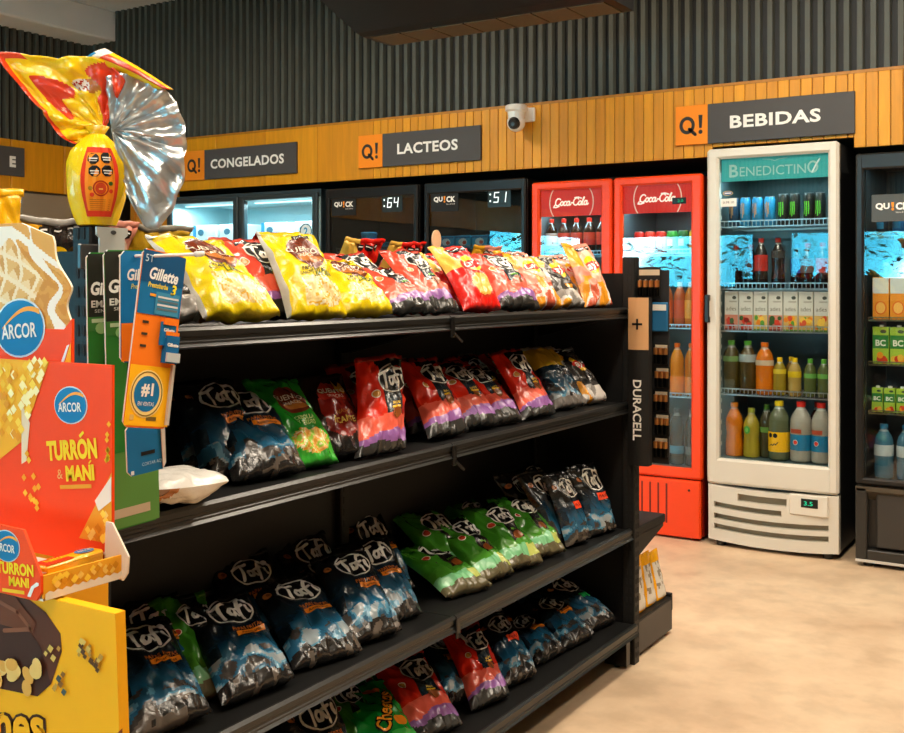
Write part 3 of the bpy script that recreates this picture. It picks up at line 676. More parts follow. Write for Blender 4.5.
def prints(design, W, H):
    """printed shapes in metres from the bag's middle bottom: (polygons, colour, lift)"""
    o = []; k = W / .15
    def add(p, c, l=1): o.append((p, c, l))
    if design.startswith('tafi') :
        lx, lz = (.022 * k, H * .73) if design in ('tafi_red', 'tafi_salmon', 'tafi_green') else (.012 * k, H * .76)
        add(xf(disc(.043 * k, .036 * k, 24), lx, lz), K, 1); add(xf(ring(.045 * k, .037 * k, .0035 * k, 28), lx, lz), C('d5d3cc'), 2)
        add(xf(tafi(.084 * k), lx, lz, .08), C('e8e6df'), 3)
        add(xf(text('\u00ae', h=.007), lx + .05 * k, lz + .03 * k), C('cfcdc6'), 2) if False else None
    if design in ('tafi_blue', 'tafi_yellowgreen'):
        add(xf(text('PAPAS FRITAS', w=.062 * k, h=.011, bold=.02), .018 * k, H * .525), C('b8621c'), 1)
        add(xf(rect(-.03 * k, .03 * k, -.0065, .0065, 4, 1), .022 * k, H * .475), C('e0821a'), 1)
        add(xf(text('Americanas', w=.042 * k, h=.007), .022 * k, H * .475), K, 2)
    if design == 'tafi_tag_red': add(xf(rect(-.03 * k, .03 * k, -.012, .012, 4, 2), .022 * k, H * .50), C('e8431e'), 1); add(xf(text('PAPAS', w=.045 * k, h=.009, bold=.02), .022 * k, H * .5), C('7a1408'), 2)
    if design == 'tafi_tag_green': add(xf(rect(-.022 * k, .022 * k, -.01, .01, 4, 2), .022 * k, H * .47), C('22b45a'), 1)
    if design in ('tafi_blue', 'tafi_tag_red', 'tafi_tag_green'):
        add(xf(disc(.009 * k, .008 * k, 10), -.05 * k, H * .80), C('9a5a2a'), 1); add(xf(disc(.004 * k, .004 * k, 8), -.048 * k, H * .806), C('6a3a18'), 2)
    if design in ('tafi_red', 'tafi_salmon', 'tafi_green'):
        add(xf(disc(.011 * k, .010 * k, 12), -.038 * k, H * .58), C('c98a3a') if design != 'tafi_green' else C('c0402a'), 1)
        add(xf(ring(.011 * k, .010 * k, .002 * k, 12), -.038 * k, H * .58), CREAM, 2)
        add(xf(disc(.016 * k, .013 * k, 12), .022 * k, H * .36), C('8a4a1e'), 2)
        add(xf(text('MANI', h=.008, bold=.02), .022 * k, H * .46), C('e0b84a') if design == 'tafi_red' else C('6fbf3a'), 2)
        add(xf(rect(-.016, .016, -.003, .003, 2, 1), .022 * k, H * .42), C('e0b020'), 2) if design == 'tafi_red' else None
    if design.startswith('quento'):
        big = design != 'quento_picante'
        if big:
            add(xf(disc(.042 * k, .046 * k, 24), .01 * k, H * .68), C('6a2a14'), 1); add(xf(disc(.034 * k, .014 * k, 14), .012 * k, H * .6), C('b06a2a'), 2)
        else: add(xf([[(0, 0), (.012, .018), (.006, .05), (-.004, .03), (-.01, .06), (-.014, .02)]], .035 * k, H * .66), C('e8a028'), 2)
        add(xf(text('QUENTO', w=.078 * k, h=.017, bold=.01), .004 * k, H * .71), CREAM, 3); add(xf(text('SNACKS', w=.045 * k, h=.011), .008 * k, H * .64), CREAM, 3)
        if design == 'quento_yellow':
            add(xf(text('PAPAS FRITAS', w=.06 * k, h=.009, bold=.02), .005 * k, H * .45), C('2a2a10'), 1); add(xf(text('SABOR', w=.026 * k, h=.007), -.018 * k, H * .405), C('2a2a10'), 1)
            add(xf(text('LIMON', w=.044 * k, h=.016, bold=.02), .022 * k, H * .40), C('3a5a10'), 1)
            add(xf(rect(-.02 * k, .02 * k, -.006, .006, 3, 1), .02 * k, H * .90), K, 1); add(xf(text('EXCESO', w=.03 * k, h=.006), .02 * k, H * .90), WHITE, 2)
        if design == 'quento_green': add(xf(text('CEBOLLA', w=.05 * k, h=.011, bold=.02), .012 * k, H * .44), C('bfe08a'), 1); add(xf(text('Y VERDEO', w=.05 * k, h=.011, bold=.02), .012 * k, H * .385), C('bfe08a'), 1)
        if design == 'quento_picante': add(xf(text('NACHOS', w=.04 * k, h=.011), .02 * k, H * .44), C('c8762a'), 1); add(xf(text('PICANTE', w=.062 * k, h=.018, bold=.02), .012 * k, H * .345), C('e3c25a'), 1)
    if design.startswith('lays'):
        cz = H * .62; cx = .014 * k
        if design != 'lays_red': add(xf(disc(.048 * k, .058 * k, 24), cx, cz - .004), C('d9b9a0') if design == 'lays_pink' else C('2a2523'), 1)
        add(xf(disc(.034 * k, .032 * k, 24), cx, cz), C('f4c20e'), 2)
        add(xf(disc(.042 * k, .016 * k, 24), cx, cz - .004, .12), C('cf1f14'), 3); add(xf(text("Lay's", w=.066 * k, bold=.02, shear=.2), cx, cz - .003, .12), WHITE, 4)
        for i in range(3): add(xf(disc(.012 * k, .011 * k, 8), cx - .03 * k + i * .027 * k, H * .915), K, 1); add(xf(rect(-.007 * k, .007 * k, -.0016, .0016), cx - .03 * k + i * .027 * k, H * .915), WHITE, 2)
    if design == 'cheetos':
        add(xf(text('Cheetos', w=.15, h=.05, bold=.075), .022, H * .50, 1.05), K, 1); add(xf(text('Cheetos', w=.142, h=.044, bold=.02), .022, H * .50, 1.05), C('f2a01e'), 2)
        add(xf(disc(.022, .018, 12), .052, H * .33), C('e8861a'), 1); add(xf(disc(.015, .012, 12), .01, H * .83), C('c86a1a'), 1); add(xf(disc(.013, .010, 12), .035, H * .80), C('c86a1a'), 1)
    if design == 'gold_black': add(xf(tafi(.06), .02, H * .5), C('77777a'), 1)
    return o
def split(pts, mx=.0065):
    out = []; st = [(pts[0], pts[i], pts[i + 1]) for i in range(1, len(pts) - 1)]
    while st:
        a, b, c = st.pop()
        e = [(math.dist(a, b), a, b, c), (math.dist(b, c), b, c, a), (math.dist(c, a), c, a, b)]
        l, p, q, r = max(e, key=lambda t: t[0])
        if l <= mx: out.append((a, b, c))
        else:
            m_ = ((p[0] + q[0]) / 2, (p[1] + q[1]) / 2); st += [(p, m_, r), (m_, q, r)]
    return out
def bag(row, name='chip_bag', frame=None, group=None):
    shelf_i, design, bx, by, ax, W, H, T, label = row
    seed = (abs(hash_(label)) % 997) * 1.37
    rg = random.Random(int(seed * 10))
    A = Vector(ax).normalized()
    yaw = .22 + rg.uniform(-.12, .10)
    Wd = Vector((sin(yaw), cos(yaw), 0)) if frame is None else Vector(frame).normalized()
    Nn = Wd.cross(A).normalized()
    z0 = SZ[shelf_i - 1]; B = Vector((bx, by, z0))
    nu, nv = 44, 60
    W *= {1: 1.10, 2: 1.10, 3: 1.14, 4: 1.18}[shelf_i]; H *= {1: .97, 2: 1.01, 3: 1.03, 4: 1.03}[shelf_i]
    soft = rg.uniform(.8, 1.15)
    def shape(u, v, side):
        # u -1..1, v 0..1; returns the local (n, w, a)
        low = min(1., (max(v, 0) / .16)) ** .55; top = min(1., ((1 - v) / .5)) ** .8
        prof = (.42 + .58 * low) * top if v < .97 else .02
        e = max(0., 1 - abs(u) ** 2.6) ** .62
        th = T * .5 * soft * prof * e
        ridge = 1 - abs(noise.noise(Vector((u * 1.9 + seed, v * 3.1, seed * .7)))) * 2.2
        fold = noise.noise(Vector((u * 7 + seed, v * 1.4, 3.3))) * (math.exp(-v / .16) + 1.1 * math.exp(-(1 - v) / .14)) * .0085
        diag = (1 - abs(noise.noise(Vector(((u + v * 2.2) * 2.3, (u - v) * 1.6, seed + 9)))) * 3) * .0045
        cr = (noise.noise(Vector((u * 3.4, v * 6.5, seed))) * .006 + ridge * .004 + fold + diag) * min(1, e * 2.2)
        if v > .95: cr = noise.noise(Vector((u * 4 + seed, 1, seed))) * .008
        n = side * th + cr * (1 if side > 0 else .8)
        wv = W * .5 * (1 - .07 * sin(pi * min(1, v * 1.05)) + .015 * noise.noise(Vector((side * .1, v * 5, seed + u))))
        sag = .01 * noise.noise(Vector((u * 1.2, seed, 2))) * v
        bend = -.018 * soft * (v - .35) ** 2
        return n + bend, u * wv, v * H + sag
    def S(u, v, side=1, lift=0.):
        n, w, a = shape(u, v, side)
        return B + Nn * (n + lift) + Wd * w + A * a
    cache = {}
    def G(a, b):
        if (a, b) not in cache: cache[(a, b)] = S(a / nu * 2 - 1, b / nv)
        return cache[(a, b)]
    def SL(u, v, lift):      # a point on the front sheet's own facets
        x = min(max((u + 1) / 2 * nu, 0), nu - 1e-4); y = min(max(v * nv, 0), nv - 1e-4); i, j = int(x), int(y); fx, fy = x - i, y - j
        p = (G(i, j) * (1 - fx) + G(i + 1, j) * fx) * (1 - fy) + (G(i, j + 1) * (1 - fx) + G(i + 1, j + 1) * fx) * fy
        return p + Nn * lift
    body = MB(); fn = DES[design]; bk = BACK.get(design, K)
    body.grid(nu, nv, lambda a, b: S(a * 2 - 1, b), lambda a, b: fn(a * 2 - 1, b, seed))
    body.grid(nu // 2, nv // 2, lambda a, b: S(1 - a * 2, b, -1), lambda a, b: bk)
    i = len(body.v); n1 = (nu + 1) * (nv + 1)
    for a in range(nu // 2):   # bottom fold between front and back sheet
        f0, f1, f2 = 2 * a, 2 * a + 1, 2 * a + 2; b0, b1 = n1 + nu // 2 - a, n1 + nu // 2 - a - 1
        body.face((f0, b0, b1, f2, f1), mixc(fn((a / nu * 4 - 1), .02, seed), K, .0))
    for polys, col, lift in prints(design, W, H):
        for q in polys:
            pts = []
            for x, z in q:
                pts.append((x, z)); continue
                pts.append(SL(max(-.985, min(.985, x / (W * .47))), max(.01, min(.94, z / H)), .0008 + lift * .0007))
            for tri in split(pts): body.poly([SL(max(-.985, min(.985, x / (W * .47))), max(.01, min(.94, z / H)), .0007 + lift * .0005) for x, z in tri], col)
    zmin = min(p[2] for p in body.v); dz = z0 + .0015 - zmin
    body.v = [(p[0], p[1], p[2] + dz) for p in body.v]
    o = thing(name, body, 'film', label, 'chip bag' if name == 'chip_bag' else 'snack packet', group, smooth=radians(70), loc=(bx, by, z0), recalc=False)
    st = MB()
    def T_(a, b): return S((a * 2 - 1) * 1.0, .955 + b * .055, 1, .003) + Vector((0, 0, dz))
    st.grid(18, 2, T_, lambda a, b: bk if design not in ('quento_yellow', 'lays_red', 'lays_pink', 'tafi_green', 'cheetos', 'quento_green') else fn(a * 2 - 1, .97, seed))
    so = part('top_seal', st, 'film', o, radians(60), recalc=False)
    sd = so.modifiers.new('thickness', 'SOLIDIFY'); sd.thickness = .0015
    return o
def hash_(s):
    h = 7
    for ch in s: h = (h * 31 + ord(ch)) % 1000003
    return h
GROUPS = {1: 'chip bags on the top shelf', 2: 'chip bags on the second shelf', 3: 'chip bags on the third shelf', 4: 'chip bags on the bottom shelf'}
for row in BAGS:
    if row[0] == 1 and row[1] == 'tafi_red': row = (1, 'tafi_salmon') + row[2:]  # top shelf red bags take the print with painted glare
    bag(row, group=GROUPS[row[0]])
# packet lying flat at the near end of the second shelf
bag((2, 'white_packet', -1.455, 1.445, (.05, -.99, .06), .13, .20, .065, 'white and brown snack packet lying flat at the near end of the second shelf'), 'snack_packet', (.97, .1, 0.02))
# bags on the far side of the gondola, seen over the top
FAR = [(1.29, 'plain_yellow', 'plain yellow packet standing above the wafer picture at the left edge'), (1.56, 'lays_pink', 'orange and silver bag on the far side of the gondola, nearest the yellow wrapped egg'), (1.72, 'gold_black', 'black and gold bag on the far side of the gondola'),
       (1.42, 'lays_black', 'orange and black bag on the far side of the gondola, beside the wafer picture'), (2.5, 'lays_red', 'red bag on the far side of the gondola behind the rightmost yellow bag'),
       (2.12, 'tafi_red', 'red bag tip on the far side, left of the upright yellow bag'), (2.72, 'lays_red', 'red bag on the far side of the gondola behind the salmon bags'), (3.22, 'lays_pink', 'orange bag on the far side near the far end')]
for y, dsg, lab in FAR: bag((1, dsg, -1.98, y, (.5, .12, .86), .16, .24, .07, lab) if dsg != 'plain_yellow' else (1, dsg, -1.885, y, (.10, .0, 1), .14, .275, .05, lab), group='chip bags on the far side', frame=(.05, 1, 0))
# beige oval price tag standing among the bags
t = empty('price_tag', (-1.71, 2.66, 1.36), 'beige oval tag standing up behind the bright red potato chip bag', 'tag')
m = MB(); p = [( -.01 + .0 , 0)]; n = 24
m.prism([(.024 * cos(2 * pi * k / n) + 2.66, .03 * sin(2 * pi * k / n) + 1.452) for k in range(n)], -1.712, -1.708, C('d8b48c'), 0); part('oval_card', m, 'card', t)
m = MB(); m.tube([(-1.713, 2.66, 1.246), (-1.713, 2.66, 1.44)], .004, C('8a7a66')); part('stick', m, 'plastic', t)
# ================================================================== razor card packs hanging from the near upright
BLU = C('0f6fa8'); ORG_ = C('f07a12'); GRN = C('2f7d2c'); YEL = C('f6b80e')
t = empty('display_hook', (-1.392, 1.14, 1.36), 'white wire hook carrying the razor cards', 'hook')
m = MB(); m.tube([(-1.392, 1.145, 1.366), (-1.25, 1.145, 1.364), (-1.15, 1.147, 1.3655)], .0026, WHITE, 8); m.tube([(-1.16, 1.147, 1.3654), (-1.145, 1.147, 1.366)], .0042, WHITE, 8)
part('wire', m, 'plastic', t, True)
m = MB(); m.box(-1.396, -1.386, 1.125, 1.165, 1.345, 1.385, C('3a3a3a'), .002); part('hook_plate', m, 'plastic', t)
def card_pack(x, yc, ztop, w, h, tilt, label, draw, th=.003, name='razor_pack'):
    """a hanging card: local a runs along +Y, b down from its top; turned about the hook"""
    c_, s_ = cos(tilt), sin(tilt)
    def F(a, b, d=0.): return (x + d, yc + a * c_ - b * s_, ztop + a * s_ + b * c_)
    t = empty(name, (x, yc, ztop), label, 'razor pack', 'razor packs on the hook')
    m = MB(); r = .008
    out = [(-w / 2 + r, 0), (-w / 2, -r), (-w / 2, -h + r), (-w / 2 + r, -h), (w / 2 - r, -h), (w / 2, -h + r), (w / 2, -r), (w / 2 - r, 0)]
    i = len(m.v)
    m.v += [F(a, b, 0) for a, b in out] + [F(a, b, -th) for a, b in out]; n = len(out)
    base = draw('base')
    m.face(range(n), base); m.face(list(range(n, 2 * n))[::-1], C('c9c6bf'))
    for k in range(n): m.face((k, n + k, n + (k + 1) % n, (k + 1) % n), C('d8d5ce'))
    for polys, col, l in draw('print'):
        m.decal(polys, lambda a, b, l=l: F(a, b, .0004 * l + .0003), col)
    part('backing_card', m, 'card', t)
    for nm, mat, polys, col, th_ in draw('raised'):
        q = MB()
        for p in polys:
            j = len(q.v); n = len(p); q.v += [F(a, b, .0012) for a, b in p] + [F(a, b, th_) for a, b in p]
            q.face(range(j + n, j + 2 * n), col); q.face(list(range(j, j + n))[::-1], col)
            for k in range(n): q.face((j + k, j + (k + 1) % n, j + n + (k + 1) % n, j + n + k), col)
        part(nm, q, mat, t)
    return t
def draw_front(w, h, low=False):
    def d(k):
        if k == 'base': return ORG_ if not low else BLU
        if k == 'print':
            o = []
            if low:
                o.append((rect(-.012, .016, -.052, -.046), K, 1)); o.append((xf(text('CORTAR AQUI', w=.045, h=.006), .012, -.066), C('a8cfe4'), 1)); o.append((rect(-.033, -.027, -.078, -.072), C('d8e6ee'), 1)); return o
            o.append((rect(-w / 2 + .001, w / 2 - .001, -.098, -.002), BLU, 1)); o.append((rect(-w / 2 + .001, w / 2 - .001, -.05, -.002), C('0b4f80'), 2))
            o.append((xf(text('Gillette', w=.058, h=.019, bold=.03, shear=.25), .002, -.036, -.03), C('eef2f4'), 3)); o.append((xf(text('Prestobarba', w=.04, h=.008, bold=.02, shear=.2), -.008, -.053), C('f2e12a'), 3)); o.append((xf(text('3', h=.017, bold=.03, shear=.2), .024, -.056), C('f2e12a'), 3))
            o.append((xf(text('5T', h=.011), -.03, -.014), C('cfe4ee'), 3))
            for q in range(4): o.append((rect(-.006, .036, -.071 - q * .006, -.068 - q * .006), C('cfd8dc') if q % 2 == 0 else C('5f7480'), 4))
            o.append((rect(-.01, .038, -.096, -.062), C('3b8fb8'), 3)); o.append((xf(rect(-.022, -.010, -.07, -.066), 0, 0), C('f0a020'), 3))
            o.append((rect(-w / 2 + .001, w / 2 - .001, -h + .003, -.175), YEL, 1))
            for q in range(3): o.append((rect(-.030, -.018, -.112 - q * .018, -.108 - q * .018), C('3a3020'), 2))
            o.append((xf(disc(.033, .036, 26), -.006, -.217), C('f6dc8a'), 2)); o.append((xf(disc(.025, .027, 26), -.006, -.217), BLU, 3)); o.append((xf(text('#1', h=.021, bold=.04), -.006, -.211), WHITE, 4)); o.append((xf(text('EN VENTAS', w=.032, h=.006), -.006, -.232), WHITE, 4)); o.append((xf(text('EN MEXICO', w=.028, h=.005), -.006, -.239), WHITE, 4)) if False else None
            o.append((xf(ring(.031, .034, .002, 26), -.006, -.217), C('8a6a20'), 3))
            o.append((rect(-.034, -.026, -.257, -.249), C('d9b060'), 2)); o.append((rect(-.002, .018, -.257, -.251), C('6f5a20'), 2))
            return o
        if low: return [('card_edge', 'card', [[(.028, 0), (.036, -.006), (.036, -.07), (.030, -.078)]], C('cfcac0'), .003)]
        o = [('blade_pack', 'card', rect(.006, .034, -.142, -.106), BLU, .006), ('blade_pack', 'card', rect(.014, .040, -.168, -.126), C('0f5f94'), .010)]
        for cx, cy in ((.020, -.118), (.027, -.140)): o.append(('pack_label', 'card', text_at('Gillette', .022, cx, cy), WHITE, .0105 if cy < -.12 else .0065))
        for cx, cy in ((.02, -.106), (.027, -.126)): o.append(('hang_tab', 'card', rect(cx - .013, cx + .013, cy - .004, cy + .006), ORG_, .008))
        o.append(('razor_head', 'plastic', rect(.015, .041, -.166, -.152), C('b9c4c8'), .014)); o.append(('razor_handle', 'plastic', rect(.036, .041, -.262, -.17), C('b7b2a8'), .006))
        return o
    return d
def text_at(s, w, cx, cy): return xf(text(s, w=w, bold=.02), cx, cy)
def draw_green(w, h, dark=.11):
    def d(k):
        if k == 'base': return GRN
        if k == 'print':
            o = [(rect(-w / 2 + .001, w / 2 - .001, -dark, -.002), C('23241c'), 1), (rect(-w / 2 + .001, w / 2 - .001, -dark - .022, -dark), C('3f7a34'), 1), (rect(-w / 2 + .001, w / 2 - .001, -h + .002, -h + .12), C('55893f'), 1)]
            o += [(xf(text('Gillette', w=w * .86, h=.021, bold=.04, shear=.15), 0, -.056), C('e4e6de'), 2), (xf(text('EMACH3', w=w * .8, h=.011, bold=.03), -.002, -.080), C('cfd2ca'), 2), (xf(text('SENSITIVE', w=w * .6, h=.005), -.004, -.091), C('cfd2ca'), 2)]
            o += [(xf(disc(.012, .009, 12), -w * .2, -dark - .018), C('8fc07a'), 2), (rect(-w * .42, w * .3, -dark - .009, -dark - .003), C('b8d0a8'), 2)]
            o += [(rect(-w * .1, w * .45, -.24, -.145), C('16170f'), 2), (rect(-w * .05, w * .4, -.215, -.20), C('8a8f8a'), 3), (xf(disc(.011, .016, 10), w * .22, -.175), C('3fb0c8'), 3)]
            o += [(rect(-w * .45, w * .3, -h + .018, -h + .032), C('b8a890'), 2)]
            return o
        return [('razor_handle', 'plastic', [[(-w * .1, -.3), (0, -.22), (w * .12, -.22), (w * .02, -.31)]], C('8d938c'), .005)]
    return d
card_pack(-1.245, 1.168, 1.370, .088, .268, -.15, 'orange and blue razor card at the front of the hook', draw_front(.088, .268))
card_pack(-1.282, 1.162, 1.109, .078, .08, .05, 'blue card hanging below the orange razor card', draw_front(.078, .08, True))
card_pack(-1.285, 1.158, 1.372, .085, .17, .0, 'blue razor card just behind the orange front card', (lambda k: BLU if k == 'base' else ([(rect(-.0415, .0415, -.168, -.11), ORG_, 1), (xf(text('Gillette', w=.06, h=.018, bold=.03, shear=.2), 0, -.036), WHITE, 1), (xf(text('Prestobarba', w=.045, h=.008, shear=.2), 0, -.054), C('f2e12a'), 1)] if k == 'print' else [('blade_pack', 'card', rect(.0, .03, -.13, -.09), C('0f5f94'), .006)])))
card_pack(-1.322, 1.165, 1.375, .10, .435, .03, 'green razor card with dark top, just left of the blue cards', draw_green(.10, .435))
card_pack(-1.352, 1.150, 1.371, .085, .42, .02, 'green and black razor card nearest the black upright', draw_green(.085, .42, .10))
t = empty('empty_blister', (-1.375, 1.17, 1.41), 'clear grey plastic blister hanging by the black upright', 'blister')
m = MB(); X = -1.372
m.prism([(1.148, 1.36), (1.148, 1.395), (1.142, 1.40), (1.142, 1.412), (1.205, 1.412), (1.205, 1.40), (1.198, 1.395), (1.198, 1.36)], X - .0015, X + .0015, C('a9aca8'), 0); part('blister_shell', m, 'plastic', t)
m = MB(); m.decal(xf(disc(.006, .0035, 12), 0, 0), onX(X + .0022, 1.175, 1.404), C('3a3a3a')); part('hang_hole', m, 'plastic', t)

# ================================================================== sweets displays
def lerp(a, b, t): return a + (b - a) * t
ARC = C('1379ae')
def arcor(mb, fn, cx, cy, w, rot=0.):
    """blue oval with an orange swoosh and white letters"""
    mb.decal(xf(ring(w * .53, w * .40, w * .03, 28), cx, cy, rot), lambda a, b: fn(a, b, 1), C('d9e8ee'))
    mb.decal(xf(disc(w * .5, w * .375, 28), cx, cy, rot), lambda a, b: fn(a, b, 2), ARC)
    sw = []
    for k in range(10):
        f0, f1 = k / 10, (k + 1) / 10
        g = lambda f: (lerp(-.36, .44, f) * w, (.02 + .26 * sin(f * 2.2)) * w)
        th = lambda f: .02 * w + .075 * w * f * (1 - f * .3)
        (x0, y0), (x1, y1) = g(f0), g(f1); sw.append([(x0, y0), (x1, y1), (x1, y1 - th(f1)), (x0, y0 - th(f0))])
    mb.decal(xf(sw, cx, cy, rot), lambda a, b: fn(a, b, 3), C('f0a23c'))
    mb.decal(xf(text('ARCOR', w=w * .74, h=w * .2, bold=.02), cx, cy - .04 * w, rot), lambda a, b: fn(a, b, 4), WHITE)
t = empty('nougat_display', (-1.2, .9, .962), 'red and yellow cardboard counter display with a tray of nougat bars', 'sweets display')
YS = .90; RD = C('f54600')
# back card with the red diagonal
m = MB(); x0, x1, z0, z1 = -1.225, -1.052, .972, 1.2215
m.box(x0, x1, YS, YS + .004, z0, z1, RD)
f = lambda a, b, l=1: (a, YS - .0006 * l, b)
dg = lambda a, b: f(a, b, 1)
m.decal([[(x0, z1), (-1.170, z1), (x0, 1.115)]], dg, C('f4b21c')); m.decal([[(x0, 1.165), (x0, 1.085), (-1.215, 1.09), (-1.208, 1.14)]], lambda a, b: f(a, b, 1.6), C('e9d3b0'))
rg = random.Random(3)
for k in range(60):
    a, b = rg.uniform(x0, -1.17), rg.uniform(1.12, z1)
    if (a - x0) / .055 + (z1 - b) / .1065 < .93:
        q = .007; m.decal([[(a - q, b), (a, b - q), (a + q, b), (a, b + q)]], lambda p, r, k=k: f(p, r, 2 + k * .03), C(rg.choice(('ffd84a', 'e89a10', 'fff0b0', 'f7c22e'))))
for k in range(16):
    a, b = x0 + .004 + rg.random() * .05, 1.10 - rg.random() * .07 + .0; q = .005
    if a < -1.185: m.decal([[(a - q, b), (a, b - q), (a + q, b), (a, b + q)]], lambda p, r, k=k: f(p, r, 2 + k * .03), C(rg.choice(('f7c22e', 'f2a818'))))
m.decal([[(x1, 1.09), (x1, z0 + .03), (-1.112, z0 + .03)]], dg, C('e9a021')); m.decal([[(x1, 1.085), (x1, 1.055), (-1.075, 1.04), (-1.082, 1.052)]], lambda p, r: f(p, r, 2), C('efe2cc'))
for k in range(18):
    a, b = rg.uniform(-1.10, x1 - .006), rg.uniform(z0 + .034, 1.04); q = .0055
    if (a + 1.112) / .06 > (b - z0 - .03) / .06: m.decal([[(a - q, b), (a, b - q), (a + q, b), (a, b + q)]], lambda p, r, k=k: f(p, r, 2 + k * .03), C(rg.choice(('ffd84a', 'd98c14', 'f4cf6a'))))
for k in range(8):
    a, b = x1 - .004 - rg.random() * .006, 1.10 + rg.random() * .05; q = .004; m.decal([[(a - q, b), (a, b - q), (a + q, b), (a, b + q)]], lambda p, r: f(p, r, 2), YEL)
arcor(m, f, -1.128, 1.168, .060, .06)
m.decal(xf(text('DISPLAY DE BARRAS', w=.05, h=.003), -1.135, 1.134, .1), lambda p, r: f(p, r, 2), CREAM) if False else None
m.decal(xf(text('TURRON', w=.096, h=.026, bold=.05), -1.126, 1.112, .12), lambda p, r: f(p, r, 2), C('f5d117')); m.decal(xf(rect(-.006, .004, -.002, .002), -1.106, 1.1335, .7), lambda p, r: f(p, r, 2), C('f5d117'))
m.decal(xf(text('MANI', w=.054, h=.020, bold=.05), -1.110, 1.084, .12), lambda p, r: f(p, r, 2), C('f5d117')); m.decal(xf(text('&', h=.012), -1.148, 1.079, .1), lambda p, r: f(p, r, 2), C('f0b060')); m.decal(xf(rect(-.003, .003, -.001, .001), -1.091, 1.0995, .8), lambda p, r: f(p, r, 2), C('f5d117'))
m.decal(xf(rect(-.03, .03, -.0025, .0025), -1.118, 1.066, .12), lambda p, r: f(p, r, 2), C('e8a01c'))
part('back_card', m, 'card', t)
# left part of the back card, folded towards the aisle end
m = MB(); xa = -1.42
m.box(xa, x0, YS + .001, YS + .005, z0, z1, RD)
m.decal([[(xa, z1), (xa, 1.0), (x0, 1.115), (x0, z1)]], lambda a, b: (a, YS + .0004, b), C('f4b21c'))
for k in range(150):
    a, b = rg.uniform(xa + .01, x0 - .006), rg.uniform(1.12, z1 - .006); q = .0065; m.decal([[(a - q, b), (a, b - q), (a + q, b), (a, b + q)]], lambda p, r, k=k: (p, YS - .0002 - k * 1e-5, r), C(rg.choice(('ffd84a', 'e89a10', 'fff0b0', 'f7c22e'))))
part('side_card', m, 'card', t)
# header with the wafer picture
YH = .925
def wafer(u, v):
    c_ = u * 5.2 + v * 2.2; e = v * 5.4 - u * 1.4
    fx, fy = c_ % 1., e % 1.
    if u > .80 + .04 * sin(v * 17): 
        n = noise.noise(Vector((u * 16, v * 14, 1))); return C('f2e4d6') if n > -.02 and u < .97 else C('d98f3c')
    if u > .56 + .06 * noise.noise(Vector((v * 4, 3, 1))): return C('d99a4e') if noise.noise(Vector((u * 13, v * 15, 5))) > 0 else C('c9803a')
    if fx < .16 or fy < .16: return C('f0cfa2')
    return C('dba560') if fx < fy else C('e9c088')
def wafer2(x, z, u, v):
    if x > edge(z) - .062 + .014 * noise.noise(Vector((z * 40, 3, 1))): 
        d_ = edge(z) - x; n = noise.noise(Vector((x * 90, z * 90, 5)))
        if .012 + .012 * sin(z * 60) ** 2 < d_ < .034 + .008 * sin(z * 80): return C('f4e8da')
        if top_z(x) - z < .03: return C('f4e8da') if .010 < top_z(x) - z < .022 else C('dfa04c')
        return C('d9983f') if n > 0 else C('cf8832')
    if top_z(x) - z < .030 + .006 * sin(x * 120): return C('f4e8da') if top_z(x) - z > .008 else C('dfa04c')
    a_ = (x * .94 - z * .34) / .031; b_ = (z * .94 + x * .34) / .031
    fx, fy = a_ % 1., b_ % 1.
    if fx < .2 or fy < .2: return C('f3dcb8')
    if fx < fy: return C('e3b06a')
    return C('d49a50') if fx + fy > 1.2 else C('efcf9c')
def edge(z): return -1.163 + .005 * sin((z - 1.25) * 95) - max(0, z - 1.33) * .55
m = MB(); zb, zt = 1.262, 1.40
def top_z(a): return 1.404 - max(0, (a + 1.262)) * .30
def HF(u, v, d=0.):
    z = zb + (zt - zb) * v; xr = edge(z); xl = -1.42; x = lerp(xl, xr, u); return (x, YH + d, min(z + (top_z(x) - zt) * v, top_z(x)))
uu = lambda u: (lerp(-1.42, -1.163, u) + 1.42 - .12) / .137
m.grid(130, 70, lambda u, v: HF(u, v, 0), lambda u, v: wafer2(lerp(-1.42, -1.163, u), lerp(zb, zt, v), uu(u), v))
m.grid(1, 26, lambda u, v: HF(1, v, .003 * u), lambda u, v: CREAM); m.grid(1, 26, lambda u, v: HF(0, v, .003 * u), lambda u, v: CREAM)
m.grid(54, 26, lambda u, v: HF(1 - u, v, .003), lambda u, v: C('bfae96')); m.grid(54, 1, lambda u, v: HF(u, 1, .003 * v), lambda u, v: CREAM)
h = part('header_card', m, 'card', t, recalc=False)
m = MB(); m.prism([(-1.42, 1.215), (-1.42, 1.262), (-1.172, 1.262), (-1.1565, 1.276), (-1.1565, 1.215)], YH - .001, YH + .003, C('f54806'))
fh = lambda a, b, l=1: (a, YH - .0012 - .0005 * l, b)
m.decal([[(-1.171, 1.2165), (-1.1575, 1.246), (-1.1575, 1.2165)]], lambda a, b: fh(a, b), C('f4b21c')); m.decal([[(-1.178, 1.2165), (-1.172, 1.2165), (-1.160, 1.243), (-1.165, 1.241)]], lambda a, b: fh(a, b, 2), WHITE)
arcor(m, fh, -1.262, 1.262, .100, .08)
part('header_band', m, 'card', t)
